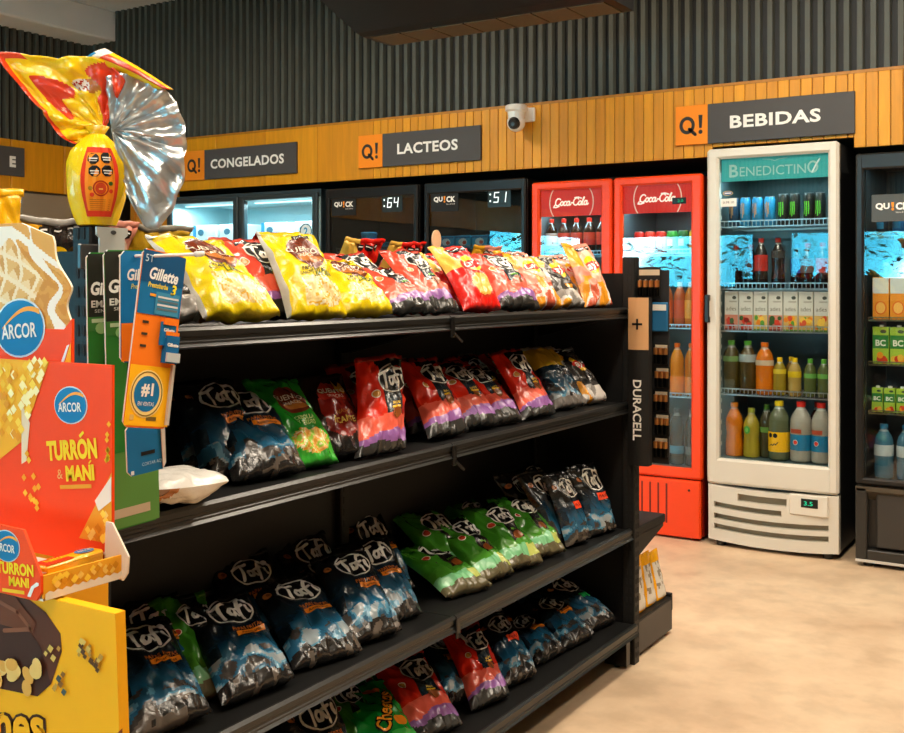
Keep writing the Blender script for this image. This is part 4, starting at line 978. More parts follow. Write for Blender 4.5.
# tray
XT, YA = -1.028, .782
m = MB(); m.box(-1.42, XT, YA, YS, .9645, .967, C('e8ddd0')); part('tray_floor', m, 'card', t)
m = MB(); m.box(XT - .003, XT, YA + .001, YS - .001, .9645, .993, C('efa824'))
fs = lambda a, b: (XT + .0006, a, b)
for k in range(22):
    a, b = rg.uniform(YA + .008, YS - .008), rg.uniform(.974, .988); q = .005; m.decal([[(a - q, b), (a, b - q), (a + q, b), (a, b + q)]], lambda a, b, k=k: (XT + .0006 + k * 2e-5, a, b), C(rg.choice(('ffd23e', 'dd920f', 'f8c85a'))))
m.decal([[(YA + .003 + k * .0114, .9648), (YA + .003 + (k + 1) * .0114, .9648), (YA + .003 + (k + 1) * .0114, .972), (YA + .003 + (k + .5) * .0114, .9745), (YA + .003 + k * .0114, .972)] for k in range(10)], fs, C('e9dccb'))
part('tray_side', m, 'card', t)
m = MB(); m.prism([(-1.42, .9647), (-1.036, .9647), (-1.0275, .975), (-1.0275, .994), (-1.058, 1.042), (-1.42, 1.050)], YA - .003, YA, C('f54a10'))
ff = lambda a, b, l=1: (a, YA - .003 - .0005 * l, b)
arcor(m, ff, -1.088, 1.020, .046, .0)
m.decal(xf(text('TURRON', w=.066, h=.014, bold=.04), -1.072, .996, .06), lambda a, b: ff(a, b, 2), C('f5d117')); m.decal(xf(text('MANI', w=.036, h=.011, bold=.04), -1.065, .982, .06), lambda a, b: ff(a, b, 2), C('f5d117'))
m.decal([[(-1.05, .968), (-1.043, .980), (-1.034, .986), (-1.030, .986), (-1.030, .983), (-1.038, .979), (-1.044, .968)]], lambda a, b: ff(a, b, 2), WHITE); m.decal(xf(rect(-.02, .02, -.002, .002), -1.075, .970, .06), lambda a, b: ff(a, b, 2), C('f0c020'))
part('tray_front', m, 'card', t)
m = MB(); m.prism([(-1.06, .966), (-1.056, 1.030), (-1.045, 1.030), (-1.016, .992), (-1.018, .972), (-1.026, .962)], YS - .006, YS - .0035, C('e3d6c6')); part('tray_wing', m, 'card', t)
# nougat bars lying in the tray
def bar(x, y, z, rot, label):
    t2 = empty('nougat_bar', (x, y, z), label, 'sweet', 'nougat bars in the tray'); c_, s_ = cos(rot), sin(rot)
    m = MB(); m.box(-.012, .012, -.046, .046, 0, .014, C('f2b41e'), .003); m.v = [(x + a * c_ - b * s_, y + a * s_ + b * c_, z + h_) for a, b, h_ in m.v]
    m.poly([(x + a * c_ - b * s_, y + a * s_ + b * c_, z + .0145) for a, b in ((-.011, -.044), (.011, -.044), (.011, -.002), (-.011, -.002))], C('e2381a'))
    L = lambda a, b: (x + (-b + 0) * c_ - (a - .022 + .046) * s_, y + (-b) * s_ + (a - .022 + .046) * c_, z + .0152)
    m.decal(disc(.014, .009, 16), L, ARC); m.decal(text('ARCOR', w=.02, h=.005), lambda a, b: L(a, b)[:2] + (z + .0158,), WHITE)
    m.decal(xf(text('TURRON', w=.032, h=.008, bold=.03), -.046), lambda a, b: L(a, b)[:2] + (z + .0155,), C('f5d117'))
    part('wrapper', m, 'film', t2)
    for e in (-1, 1):
        q = MB(); q.box(-.012, .012, e * .046, e * .056, .006, .0072, C('dcd9d2')); q.v = [(x + a * c_ - b * s_, y + a * s_ + b * c_, z + h_) for a, b, h_ in q.v]; part('end_seal', q, 'foil', t2)
bar(-1.064, .846, .983, .10, 'nougat bar lying uppermost in the tray of the red display')
bar(-1.046, .838, .9675, -.02, 'nougat bar against the patterned side of the tray'); bar(-1.074, .84, .9675, .02, 'nougat bar under the uppermost bar in the tray'); bar(-1.102, .84, .9675, 0., 'nougat bar behind the logo flap of the tray')

# yellow chocolate display below
t = empty('chocolate_display', (-1.2, .82, 0), 'tall yellow cardboard display with a chocolate bar picture', 'sweets display')
YC = .800; YLW = C('f5ae0c')
m = MB(); m.prism([(-1.46, 0), (-.922, 0), (-.922, .80), (-.930, .962), (-1.46, .962)], YC, YC + .014, YLW)
f = lambda a, b, l=1: (a, YC - .0005 * l, b)
CH = C('5a2c18'); CH2 = C('6f3a22'); CH3 = C('3f1d0f')
m.decal([[(-1.3, .985 - .03), (-1.075, .955), (-1.046, .945), (-1.020, .925), (-1.018, .905), (-1.036, .865), (-1.06, .846), (-1.3, .830)]], lambda a, b: f(a, b, 1), CH)
m.decal([[(-1.3, .93), (-1.09, .93), (-1.055, .905), (-1.036, .865), (-1.06, .846), (-1.3, .83)]], lambda a, b: f(a, b, 2), CH3)
m.decal([[(-1.3, .955), (-1.10, .955), (-1.062, .93), (-1.068, .918), (-1.3, .918)]], lambda a, b: f(a, b, 3), CH2); m.decal(strokes([[(-1.13, .945), (-1.095, .938), (-1.07, .922), (-1.12, .912)]], .005), lambda a, b: f(a, b, 4), C('8a5238'))
rg = random.Random(8)
for k in range(40):
    a, b = rg.uniform(-1.28, -1.055), rg.uniform(.848, .885); m.decal(xf(disc(rg.uniform(.006, .011), rg.uniform(.008, .012), 12), a, b, rg.random() * 3), lambda p, r, k=k: f(p, r, 5 + k * .1), C(rg.choice(('dca24a', 'c8862e', 'e6bd6e'))))
for k in range(30):
    cx, cz = rg.choice(((-1.030, .905), (-1.018, .872), (-.975, .912), (-.958, .905))); a, b = cx + rg.uniform(-.012, .012), cz + rg.uniform(-.012, .012); q = rg.uniform(.003, .006)
    m.decal([[(a - q, b), (a, b - q * .6), (a + q * .8, b + q * .5), (a - q * .3, b + q)]], lambda p, r, k=k: f(p, r, 5 + k * .1), C(rg.choice(('5a3a1c', 'b98a3a', 'd9b45a', '3f4a4a', '8a5a22'))))
m.decal(xf(text('nes', w=.10, h=.040, bold=.10, shear=.1), -1.092, .800, .17), lambda p, r: f(p, r, 2), CH3); m.decal(xf(text('nes', w=.092, h=.034, bold=.03, shear=.1), -1.092, .800, .17), lambda p, r: f(p, r, 4), YLW)
m.decal([[(-.975, .76), (-.930, .83), (-.918, .84), (-.918, .70), (-.975, .70)]], lambda p, r: f(p, r, 1), C('8a4a22'))
part('front_panel', m, 'card', t)
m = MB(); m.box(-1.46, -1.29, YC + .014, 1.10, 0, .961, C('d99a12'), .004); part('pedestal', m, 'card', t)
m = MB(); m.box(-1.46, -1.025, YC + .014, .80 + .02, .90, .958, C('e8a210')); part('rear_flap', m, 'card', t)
# yellow packet at the very left, above the wafer picture
m = MB(); m.prism([(-1.36, 1.30), (-1.29, 1.405), (-1.288, 1.452), (-1.40, 1.455), (-1.46, 1.30)], .955, .985, C('f5b80e')); thing('sweets_packet', m, 'film', 'plain yellow packet standing behind the wafer picture', 'sweets', loc=(-1.36, .97, 1.3)) if False else None

# ================================================================== foil wrapped egg on top of the near upright
def kf(pts):
    def r(u):
        for (u0, r0), (u1, r1) in zip(pts[:-1], pts[1:]):
            if u <= u1: return lerp(r0, r1, (u - u0) / (u1 - u0))
        return pts[-1][1]
    return r
EX, EY, EZ = -1.415, 1.17, 1.4165
RV = Vector((.849, .528, 0)); NV = Vector((.528, -.849, 0)); UP = Vector((0, 0, 1))
t = empty('easter_egg', (EX, EY, EZ), 'large chocolate egg wrapped in yellow foil with a fanned silver top, on the black upright', 'easter egg')
EO = Vector((EX, EY, EZ)) + RV * .008
def eggp(a, z, k=1.):
    f_ = max(0, min(1, z / .147)); r = kf([(0, .030), (.08, .035), (.3, .0445), (.5, .0475), (.68, .046), (.82, .039), (.92, .026), (1., .013)])(f_)
    r *= k * (1 + .05 * noise.noise(Vector((a * 5, z * 20, 1))) + .035 * sin(a * 19 + 3 * noise.noise(Vector((a * 2, z * 15, 4)))) * (z / .14) ** 1)
    return EO + RV * (r * sin(a)) + NV * (r * cos(a)) + UP * z
m = MB(); m.grid(64, 22, lambda u, v: eggp(u * 2 * pi, v * .147), lambda u, v: C('f2cc06') if v > .0 else YEL)
m.poly([eggp(2 * pi * k / 24, 0) for k in range(24)], C('d9b400'))
part('egg_body', m, 'foil' if 0 else 'film', t, radians(80))
m = MB(); lab = lambda x, z, l=0.: eggp(.42 + x / .046, z, 1.06 + .012 * l)
OR = C('ee8f1c')
hw = lambda z: .022 + .006 * sin(pi * min(1, z / .125))
m.grid(10, 12, lambda u, v: lab((u * 2 - 1) * hw(v * .11 + .012), v * .11 + .012), lambda u, v: C('d8391a') if (u < .09 or u > .91 or v < .06 or v > .94) else OR)
for i, (a, b) in enumerate(((-.010, .103), (.009, .105), (-.008, .083), (.010, .084))):
    m.decal(xf([[(.0088 * cos(pi / 8 + k * pi / 4), .0095 * sin(pi / 8 + k * pi / 4)) for k in range(8)]], a, b), lambda x, z: lab(x, z, 1), BLACK)
    m.decal(xf(rect(-.006, .006, -.0008, .0012) + rect(-.005, .005, -.0045, -.003), a, b), lambda x, z: lab(x, z, 2), C('d8d8d8'))
m.decal(xf(ring(.0115, .0125, .002, 18), .001, .056), lambda x, z: lab(x, z, 1), C('b02a12')); m.decal(xf(disc(.008, .009, 14), .001, .056), lambda x, z: lab(x, z, 1), C('c8431c')); m.decal(xf(rect(-.003, .003, -.001, .001), .001, .055), lambda x, z: lab(x, z, 2), C('f2c060'))
for a, b, c in ((-.014, .056, 'a8761c'), (.015, .064, '3a5a1c'), (.016, .052, 'd8391a'), (-.012, .046, 'd8391a')): m.decal(xf(disc(.0035, .0035, 8), a, b), lambda x, z: lab(x, z, 1), C(c))
for k in range(6): m.decal(rect(-.016, .016, .022 + k * .0032, .0228 + k * .0032, 4), lambda x, z: lab(x, z, 1), C('b0641a'))
part('ingredient_label', m, 'card', t, recalc=False)
NK = EO + UP * .146
m = MB(); m.tube([EO + UP * .138 , EO + UP * .147, EO + UP * .160], [.017, .012, .020], C('d9a808'), 14); part('gathered_neck', m, 'film', t, True)
def fan(name, ang0, ang1, rad, depth, colfn, mat, pleats, seed, centre, curl=0., nr=16, na=70, thick=.0012):
    """crumpled foil spreading out from the knot; angles run in the plane that faces the aisle"""
    m = MB()
    def F(u, v):
        a = lerp(ang0, ang1, u); r = rad(u) * v
        p = sin(u * pleats * 2 * pi + 1.5 * noise.noise(Vector((u * 6, v * 2, seed)))) * depth * min(1, .25 + v)
        p += noise.noise(Vector((u * 9, v * 5, seed + 2))) * .010 * v + noise.noise(Vector((u * 22, v * 9, seed + 5))) * .004
        return centre + RV * (r * cos(a)) + UP * (r * sin(a)) + NV * (p + curl * v * v)
    m.grid(na, nr, F, colfn)
    o = part(name, m, mat, t, radians(50), recalc=False)
    s_ = o.modifiers.new('thickness', 'SOLIDIFY'); s_.thickness = thick
    return o
# px radii / angles taken around the knot: right side silver, left side printed
CS = NK + RV * .028 + UP * .006 + NV * .012
fan('silver_fan', radians(98), radians(-77), kf([(0, .085), (.15, .10), (.32, .108), (.5, .115), (.67, .124), (.82, .150), (.93, .176), (.97, .165), (1., .10)]), .006, lambda u, v: C('c9cbcc'), 'foil', 9, 3.1, CS)
CP = NK + RV * .012 + UP * .010
def pc(u, v):
    n = noise.noise(Vector((u * 5, v * 4, 7)))
    if u < .24 - .08 * sin(v * 14) * v: return C('e2401c')
    if ((u - .56) * 3.2) ** 2 + ((v - .55) * 2.6) ** 2 < .16: return C('d8391a') if ((u - .56) * 3.2) ** 2 + ((v - .55) * 2.6) ** 2 > .05 or n > 0 else C('f0a890')
    if ((u - .36) * 7) ** 2 + ((v - .62) * 5) ** 2 < .18: return C('d9cfc6') if noise.noise(Vector((u * 60, v * 40, 1))) < .2 else C('a03020')
    if n > .42: return C('b9681c')
    if v > .93: return C('e2401c') if u > .5 else C('f2cc06')
    return C('f2c40c')
fan('printed_fan', radians(62), radians(212), kf([(0, .085), (.22, .112), (.40, .13), (.48, .16), (.55, .205), (.60, .15), (.68, .095), (.82, .072), (1., .05)]), .005, pc, 'film', 6, 8.2, CP, .02, 40, 150)
m = MB()
A0, A1, B0, B1 = CP + RV * -.030 + UP * .108, CP + RV * .005 + UP * .128, CP + RV * .092 + UP * .060, CP + RV * .115 + UP * .062
def strip(u, v):
    p = (A0 * (1 - v) + A1 * v) * (1 - u) + (B0 * (1 - v) + B1 * v) * u
    return p + NV * (.012 + .012 * sin(v * 3) + .003 * noise.noise(Vector((u * 6, v * 4, 2)))) + UP * (.012 * sin(u * pi) * (.4 - v * .2))
m.grid(24, 10, strip, lambda u, v: C('2f86b8') if (u < .05 and v < .6) else (C('efe6da') if u < .12 else (C('f2cc06') if v < .45 else (C('e2401c') if v < .82 else C('f2b80a')))))
o = part('folded_corner', m, 'film', t, radians(50), recalc=False); s_ = o.modifiers.new('thickness', 'SOLIDIFY'); s_.thickness = .0015
# small yellow bag on the upper left edge
bag_row = (1, 'quento_yellow', -1.93, 1.20, (.35, .0, .93), .12, .20, .05, 'yellow bag standing on the gondola at the very left edge of the picture')

# ================================================================== battery display and goods on the far end rack
t = empty('battery_display', (-1.36, 3.36, .72), 'tall copper and black battery display strip on the far upright', 'battery display')
m = MB(); y = 3.36
def curve_strip(z0, z1, col):
    m.grid(8, 1, lambda u, v: (lerp(-1.398, -1.326, u), y - .010 * sin(pi * u), lerp(z0, z1, v)), lambda u, v: col)
m.box(-1.398, -1.326, y, y + .03, .72, 1.278, C('1a1918'))
curve_strip(.72, 1.105, C('191817')); curve_strip(1.105, 1.278, C('c99a6c'))
m.poly([(lerp(-1.398, -1.326, k / 8), y - .010 * sin(pi * k / 8), 1.278) for k in range(9)], C('c99a6c')); m.poly([(lerp(-1.398, -1.326, k / 8), y - .010 * sin(pi * k / 8), .72) for k in range(9)][::-1], C('191817'))
part('front_panel', m, 'card', t, recalc=False)
m = MB(); fd = lambda a, b: (-1.362 - b, y - .0125, 0)
m.decal(rect(-.018, .018, -.0035, .0035) + rect(-.0035, .0035, -.018, .018), lambda a, b: (-1.362 + a, y - .0112, 1.19 + b), K)
m.decal(text('DURACELL', w=.20, h=.030, bold=.02), lambda a, b: (-1.362 + b, y - .0112, .905 - a), C('e6e2da')); part('lettering', m, 'card', t)
m = MB(); m.box(-1.395, -1.39, y + .03, 3.39, .8, .82, DARK); m.box(-1.395, -1.39, y + .03, 3.39, 1.2, 1.22, DARK); part('clip', m, 'plastic', t)
def battery_pack(x, yy, z, label, n=2, card=C('1b1a19'), h=.10, w=.055):
    t = empty('battery_pack', (x, yy, z), label, 'battery pack', 'battery packs hanging on the far end rack')
    m = MB(); m.box(x - w / 2, x + w / 2, yy, yy + .0025, z, z + h, card, .001); m.box(x - w / 2 + .004, x + w / 2 - .004, yy - .0006, yy, z + h * .74, z + h * .92, C('c9b79c')); part('backing_card', m, 'card', t)
    for k in range(n):
        b = MB(); bx_ = x - w / 2 + w * (k + .5) / n
        b.lathe(bx_, yy - .008, z + .008, [(.0078, 0), (.0082, .002), (.0082, .030), (.0082, .052), (.003, .053), (.003, .056)], C('151414'), 10, [K, K, C('c88a4e'), C('c88a4e'), C('b8b8b8')]); part('battery', b, 'metal', t, .6)
    return t
m = MB(); m.box(-1.392, -1.285, 3.437, 3.443, .72, 1.37, C('2c2c2d')); 
o = thing('hanging_rail', m, 'shelf', 'dark hanging rail behind the battery packs on the far upright', 'rail', loc=(-1.31, 3.44, .72))
battery_pack(-1.345, 3.415, 1.275, 'dark battery pack with four cells topmost beside the far upright', 4, h=.105, w=.08)
ORD = ['first', 'second', 'third', 'fourth', 'fifth']
m = MB(); m.box(-1.335, -1.28, 3.41, 3.42, 1.165, 1.262, C('1f5f8a'), .003); m.box(-1.331, -1.284, 3.408, 3.41, 1.235, 1.255, C('d8d4cc')); thing('light_bulb_box', m, 'card', 'small blue and white packet beside the copper part of the battery strip', 'packet', loc=(-1.29, 3.415, 1.165))
for k in range(5): battery_pack(-1.304 + .004 * (k % 2), 3.418, 1.05 - k * .078, 'copper and black battery pack, %s from the top beside the battery strip' % ORD[k], 3, h=.076, w=.05)
def pouch(x, y, lean, label, h=.17, w=.11):
    A = Vector((lean, .06, 1)).normalized(); m = MB()
    t = empty('snack_pouch', (x, y, .173), label, 'snack pouch', 'yellow snack pouches on the far base shelf')
    P_ = lambda u, v, sd: Vector((x, y, .174)) + Vector((0, 1, 0)) * ((u - .5) * w * (1 - .1 * sin(pi * v))) + A * (v * h) + Vector((1, 0, 0)) * sd * (.022 * abs(sin(pi * u)) ** .6 * max(0, 1 - v) ** .6 * min(1, v * 8 + .4) + .004 * noise.noise(Vector((u * 5, v * 7, x * 9))))
    cf = lambda u, v: C('e8a512') if (v > .8 or u < .12 or u > .8 or v < .08) else (C('cfc8bc') if noise.noise(Vector((u * 4, v * 6, y))) > -.2 else C('8f8472'))
    m.grid(12, 16, lambda u, v: P_(u, v, 1), cf); m.grid(12, 16, lambda u, v: P_(1 - u, v, -1), cf); part('pouch_body', m, 'film', t, radians(60), recalc=False)
    q = MB(); q.grid(8, 1, lambda u, v: P_(u, .985 + v * .06, 1) , lambda u, v: C('e8a512')); o = part('top_seal', q, 'film', t, recalc=False); s_ = o.modifiers.new('thickness', 'SOLIDIFY'); s_.thickness = .002
pouch(-1.435, 3.545, -.10, 'yellow and white snack pouch nearest the far upright', .19, .105); pouch(-1.435, 3.65, -.15, 'yellow snack pouch in the middle of the three on the far base', .175, .09); pouch(-1.432, 3.742, -.2, 'yellow snack pouch leaning back at the outer edge of the far base', .165, .09)

BKF[0] = True
# ================================================================== fridges along the back wall
FL = -.038      # the floor, in this wall's own measure
def led(parent, x0, x1, y, z, power, col=(.62, .93, 1.), vert=False, zz=None, ang=0.):
    m = MB(); m.box(x0, x1, y - .01, y + .01, z - .006, z, C('dfeff2')); part('light_strip', m, 'led_cool', parent)
    L = bpy.data.lights.new('fridge_glow', 'AREA'); L.shape = 'RECTANGLE'; L.size = (x1 - x0); L.size_y = .05; L.energy = power; L.color = col
    o = bpy.data.objects.new('fridge_glow', L); COL.objects.link(o); o.parent = parent
    p = bk(((x0 + x1) / 2, y, z - .012)); q = parent_origin_bk(parent); o.location = (p[0] - q[0], p[1] - q[1], p[2] - q[2]); o.rotation_euler = (ang, 0, 0)
def wire_shelf(t, x0, x1, y0, y1, z, col=C('c9cdcc'), lip=.03):
    m = MB()
    m.box(x0, x1, y0, y0 + .006, z - .006, z, col); m.box(x0, x1, y0, y0 + .006, z + lip - .006, z + lip, col) if lip else None
    m.box(x0, x1, y1 - .006, y1, z - .006, z, col); m.box(x0, x1, (y0 + y1) / 2, (y0 + y1) / 2 + .006, z - .012, z - .006, col)
    n = int((x1 - x0) / .02)
    for k in range(n + 1):
        a = x0 + (x1 - x0 - .003) * k / n; m.box(a, a + .003, y0, y1, z - .004, z - .001, col)
        if lip: m.box(a, a + .0025, y0 + .001, y0 + .0045, z, z + lip - .004, col)
    return part('wire_shelf', m, 'metal', t)
def cabinet(t, x0, x1, y0, y1, z0, z1, outer, inner, zin0, zin1, th=.035):
    m = MB()
    m.box(x0, x0 + .01, y0, y1, z0, z1, outer, .003); m.box(x1 - .01, x1, y0, y1, z0, z1, outer, .003); m.box(x0, x1, y1 - .01, y1, z0, z1, outer); m.box(x0, x1, y0, y1, z1 - .01, z1, outer, .003); m.box(x0 + .01, x1 - .01, y0, y1, z0, zin0 - .03, outer)
    c = part('cabinet', m, 'paint', t)
    q = MB()
    q.box(x0 + .011, x0 + th, y0 + .002, y1 - .012, zin0, zin1, inner); q.box(x1 - th, x1 - .011, y0 + .002, y1 - .012, zin0, zin1, inner); q.box(x0 + .011, x1 - .011, y1 - .05, y1 - .012, zin0, zin1, inner)
    q.box(x0 + .011, x1 - .011, y0 + .002, y1 - .012, zin1, z1 - .011, inner); q.box(x0 + .011, x1 - .011, y0 + .002, y1 - .012, zin0 - .03, zin0, inner)
    part('liner', q, 'paint', c)
    return c
def door(t, x0, x1, y0, y1, z0, z1, fl, fr, fb, ft, col, handle=None, glass='glass', mat='paint', ch=.008):
    m = MB()
    m.box(x0, x0 + fl, y0, y1, z0, z1, col, ch); m.box(x1 - fr, x1, y0, y1, z0, z1, col, ch); m.box(x0 + fl * .6, x1 - fr * .6, y0 + .0005, y1 - .0005, z0, z0 + fb, col, ch); m.box(x0 + fl * .6, x1 - fr * .6, y0 + .0005, y1 - .0005, z1 - ft, z1, col, ch)
    d = part('door', m, mat, t)
    q = MB(); q.box(x0 + fl - .006, x1 - fr + .006, y0 + .014, y0 + .020, z0 + fb - .006, z1 - ft + .006, WHITE); part('glass_pane', q, glass, d)
    if handle:
        hx, hz0, hz1, hc = handle
        q = MB(); q.box(hx - .012, hx + .012, y0 - .03, y0 - .018, hz0, hz1, hc, .004); q.box(hx - .01, hx + .01, y0 - .02, y0, hz0, hz0 + .03, hc, .002); q.box(hx - .01, hx + .01, y0 - .02, y0, hz1 - .03, hz1, hc, .002); part('handle', q, 'plastic', d)
    return d
def feet(t, xs, ys, z1, r=.03):
    for x in xs:
        for y in ys:
            f = MB(); f.lathe(x, y, FL, [(r, 0), (r * 1.05, .012), (r * .8, .018), (r * .85, z1 - FL)], BLACK, 14); part('foot', f, 'plastic', t, .6)

# ---- white fridge
WX0, WX1, WY = -1.788, -1.143, 5.32
t = empty('display_fridge', ((WX0 + WX1) / 2, WY, FL), 'tall white glass door drinks fridge with a teal header', 'fridge')
WH = C('d0cbc0')
cabinet(t, WX0 + .005, WX1 - .005, WY + .055, WY + .62, .03, 2.005, C('2b2d2e'), C('53686c'), .445, 1.965)
d = door(t, WX0, WX1, WY, WY + .05, .315, 2.008, .062, .05, .13, .052, WH, (WX0 - .002 + .012, 1.13, 1.27, C('1b1b1c')), ch=.012)
m = MB(); f = lambda a, b: (a, WY + .018, b)
m = MB(); m.box(-1.72, -1.197, WY + .030, WY + .038, 1.842, 1.956, C('2a8f8a')); h = part('header_panel', m, 'backlit', t)
m = MB(); fo = onY(-1.452, WY + .0285, 1.888)
m.decal(text('ENEDICTIN', w=.325, h=.047), lambda a, b: fo(a - .012, b), C('a9cfc6')); m.decal(xf(text('B', h=.064, bold=.02), -.203), lambda a, b: fo(a - .002, b + .006), C('a9cfc6')); m.decal(xf(ring(.026, .030, .009, 20), .183, .006), fo, C('a9cfc6')); m.decal(strokes([[(.18, -.02), (.20, .02), (.215, .042)]], .008), lambda a, b: (fo(a, b)[0], WY + .028, fo(a, b)[2]), C('e6f2ee'))
m.decal(strokes([[(-.06, .058), (-.02, .054), (0, .046), (.02, .054), (.06, .058)]], .004), fo, C('8fbdb4')); part('lettering', m, 'card', h)
for z in (1.617, 1.302, 1.088, .765): wire_shelf(t, WX0 + .045, WX1 - .045, WY + .075, WY + .50, z)
m = MB()
for k in range(24): m.box(WX0 + .042, WX0 + .052, WY + .075, WY + .085, .5 + k * .055, .52 + k * .055, C('c9c6bf'))
part('shelf_rail', m, 'plastic', t)
m = MB(); xc, hw_ = (WX0 + WX1) / 2, (WX1 - WX0) / 2
def kick(mb, x0, x1, z0, z1, dp=.0, col=WH):
    n = 8
    g = lambda x: WY + .012 - .022 * (1 - ((x - xc) / hw_) ** 2)
    sag = lambda x: -.014 * (1 - ((x - xc) / hw_) ** 2)
    for k in range(n):
        a, b = lerp(x0, x1, k / n), lerp(x0, x1, (k + 1) / n)
        za, zb = (sag(a), sag(b))
        P_ = lambda x, y, z: (x, y, z)
        i = len(mb.v); Y2 = WY + .055
        mb.v += [(a, g(a) + dp, z0 + za), (b, g(b) + dp, z0 + zb), (b, g(b) + dp, z1 + za * 0 + zb), (a, g(a) + dp, z1 + za), (a, Y2, z0 + za), (b, Y2, z0 + zb), (b, Y2, z1 + zb), (a, Y2, z1 + za)]
        for q in ((0, 1, 2, 3), (3, 2, 6, 7), (0, 4, 5, 1)): mb.face([i + e for e in q], col)
        if k == 0: mb.face([i, i + 3, i + 7, i + 4], col)
        if k == n - 1: mb.face([i + 1, i + 5, i + 6, i + 2], col)
xa, xb = WX0 + .006, WX1 - .002
rows = [(.252, .288, -1.628, -1.385), (.200, .228, xa + .03, -1.41), (.142, .170, xa + .03, xb - .045), (.090, .118, xa + .03, xb - .045)]
zc = .312
for z0_, z1_, s0, s1_ in rows:
    kick(m, xa, xb, z1_, zc); kick(m, xa, s0, z0_, z1_); kick(m, s1_, xb, z0_, z1_); zc = z0_
kick(m, xa, xb, .034, zc); k_ = part('louvre_panel', m, 'paint', t, radians(40))
m = MB()
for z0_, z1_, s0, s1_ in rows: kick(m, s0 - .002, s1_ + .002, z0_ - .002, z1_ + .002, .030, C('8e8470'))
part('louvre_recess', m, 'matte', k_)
m = MB(); m.box(-1.372, -1.19, WY - .012, WY + .02, .205, .305, C('d6d1c7'), .004); p = part('control_panel', m, 'paint', t)
m = MB(); m.box(-1.315, -1.235, WY - .0145, WY - .011, .245, .288, C('121614'), .001); q = part('display', m, 'plastic', p)
m = MB(); m.decal(text('3.5', w=.042, h=.020, bold=.01), onY(-1.280, WY - .0155, .266), C('30e0a0')); part('digits', m, 'digit_green', q)  if False else part('digits', m, 'digit_green', p)
feet(t, (WX0 + .06, WX1 - .06), (WY + .05, WY + .55), .042)
led(t, WX0 + .08, WX1 - .08, WY + .085, 1.90, 2.6)
# sticker and price card on the glass of the top shelf
m = MB(); m.decal(disc(.026, .012, 18), onY(-1.682, WY + .0125, 1.782), C('c9a24a')); m.decal(disc(.023, .0095, 18), onY(-1.682, WY + .0122, 1.782), C('1f4f86')); m.decal(text('DANONE', w=.034, h=.007), onY(-1.682, WY + .0119, 1.782), WHITE) if False else m.decal(rect(-.016, .016, -.002, .003), onY(-1.682, WY + .0119, 1.782), WHITE)
st = part('glass_sticker', m, 'card', t)
m = MB(); m.box(-1.718, -1.638, WY + .010, WY + .0125, 1.715, 1.755, C('e0ded8')); m.decal(text('CERRADO', w=.06, h=.011), onY(-1.678, WY + .0095, 1.735), K) if False else m.decal(text('0,99.10', w=.056, h=.013), onY(-1.678, WY + .0095, 1.735), K); part('price_card', m, 'card', t)

# ---- red fridges
CR = C('ee4208')
def red_fridge(x0, x1, label, hx):
    y = 5.35
    t = empty('display_fridge', ((x0 + x1) / 2, y, FL), label, 'fridge', 'red drinks fridges')
    cabinet(t, x0 + .004, x1 - .004, y + .045, y + .58, .02, 1.885, C('7a1008'), C('4a5256'), .37, 1.85)
    door(t, x0, x1, y, y + .042, .318, 1.893, .048, .06, .055, .045, CR, None, ch=.010)
    m = MB(); m.box(x0 + .044, x1 - .056, y + .024, y + .030, 1.70, 1.852, C('c8200f')); h = part('header_panel', m, 'backlit', t)
    m = MB(); c = (x0 + x1) / 2 - .004; fo = onY(c, y + .0225, 1.775)
    m.decal(coke(.21), fo, C('ece4d8')); a = .60
    m.decal(ring(.135, .135, .006, 14, -a, a) , fo, C('d9c0a8')); m.decal(ring(.135, .135, .006, 14, pi - a, pi + a), fo, C('d9c0a8')); part('lettering', m, 'backlit', h)
    m = MB(); m.box(x0 + .01, x1 - .01, y + .004, y + .044, .012, .31, CR, .008); k = part('kick_panel', m, 'paint', t)
    q = MB()
    for i in range(4):
        a = x0 + .16 + i * .045
        q.box(a, a + .008, y + .002, y + .006, .07 + .01 * (i % 2), .285, C('6a0d06'))
    part('vent_slot', q, 'matte', k)
    q = MB(); q.lathe(0, 0, 0, [(.006, 0), (.006, .004)], BLACK, 10); q.v = [(x1 - .07 + a, y + .004 - c_, .26 + b) for a, b, c_ in q.v]; part('lock', q, 'plastic', k)
    for z in (1.49, 1.095, .735): wire_shelf(t, x0 + .045, x1 - .045, y + .06, y + .48, z, C('b9c4c6'), .02)
    feet(t, (x0 + .05, x1 - .05), (y + .06, y + .5), .02)
    led(t, x0 + .07, x1 - .07, y + .075, 1.76, 2.2)
    return t
r2 = red_fridge(-2.313, -1.822, 'red cola fridge beside the white fridge, right one of the red pair', 0)
m = MB(); m.box(-1.99, -1.915, 5.372, 5.3735, 1.742, 1.775, C('0f2226')); h = part('temperature_display', m, 'plastic', r2); m = MB(); m.decal(text('2.0', w=.03, h=.014), onY(-1.945, 5.3712, 1.758), WHITE); part('digits', m, 'digit_green', r2)
red_fridge(-2.808, -2.325, 'red cola fridge behind the chip bags, left one of the red pair', 0)

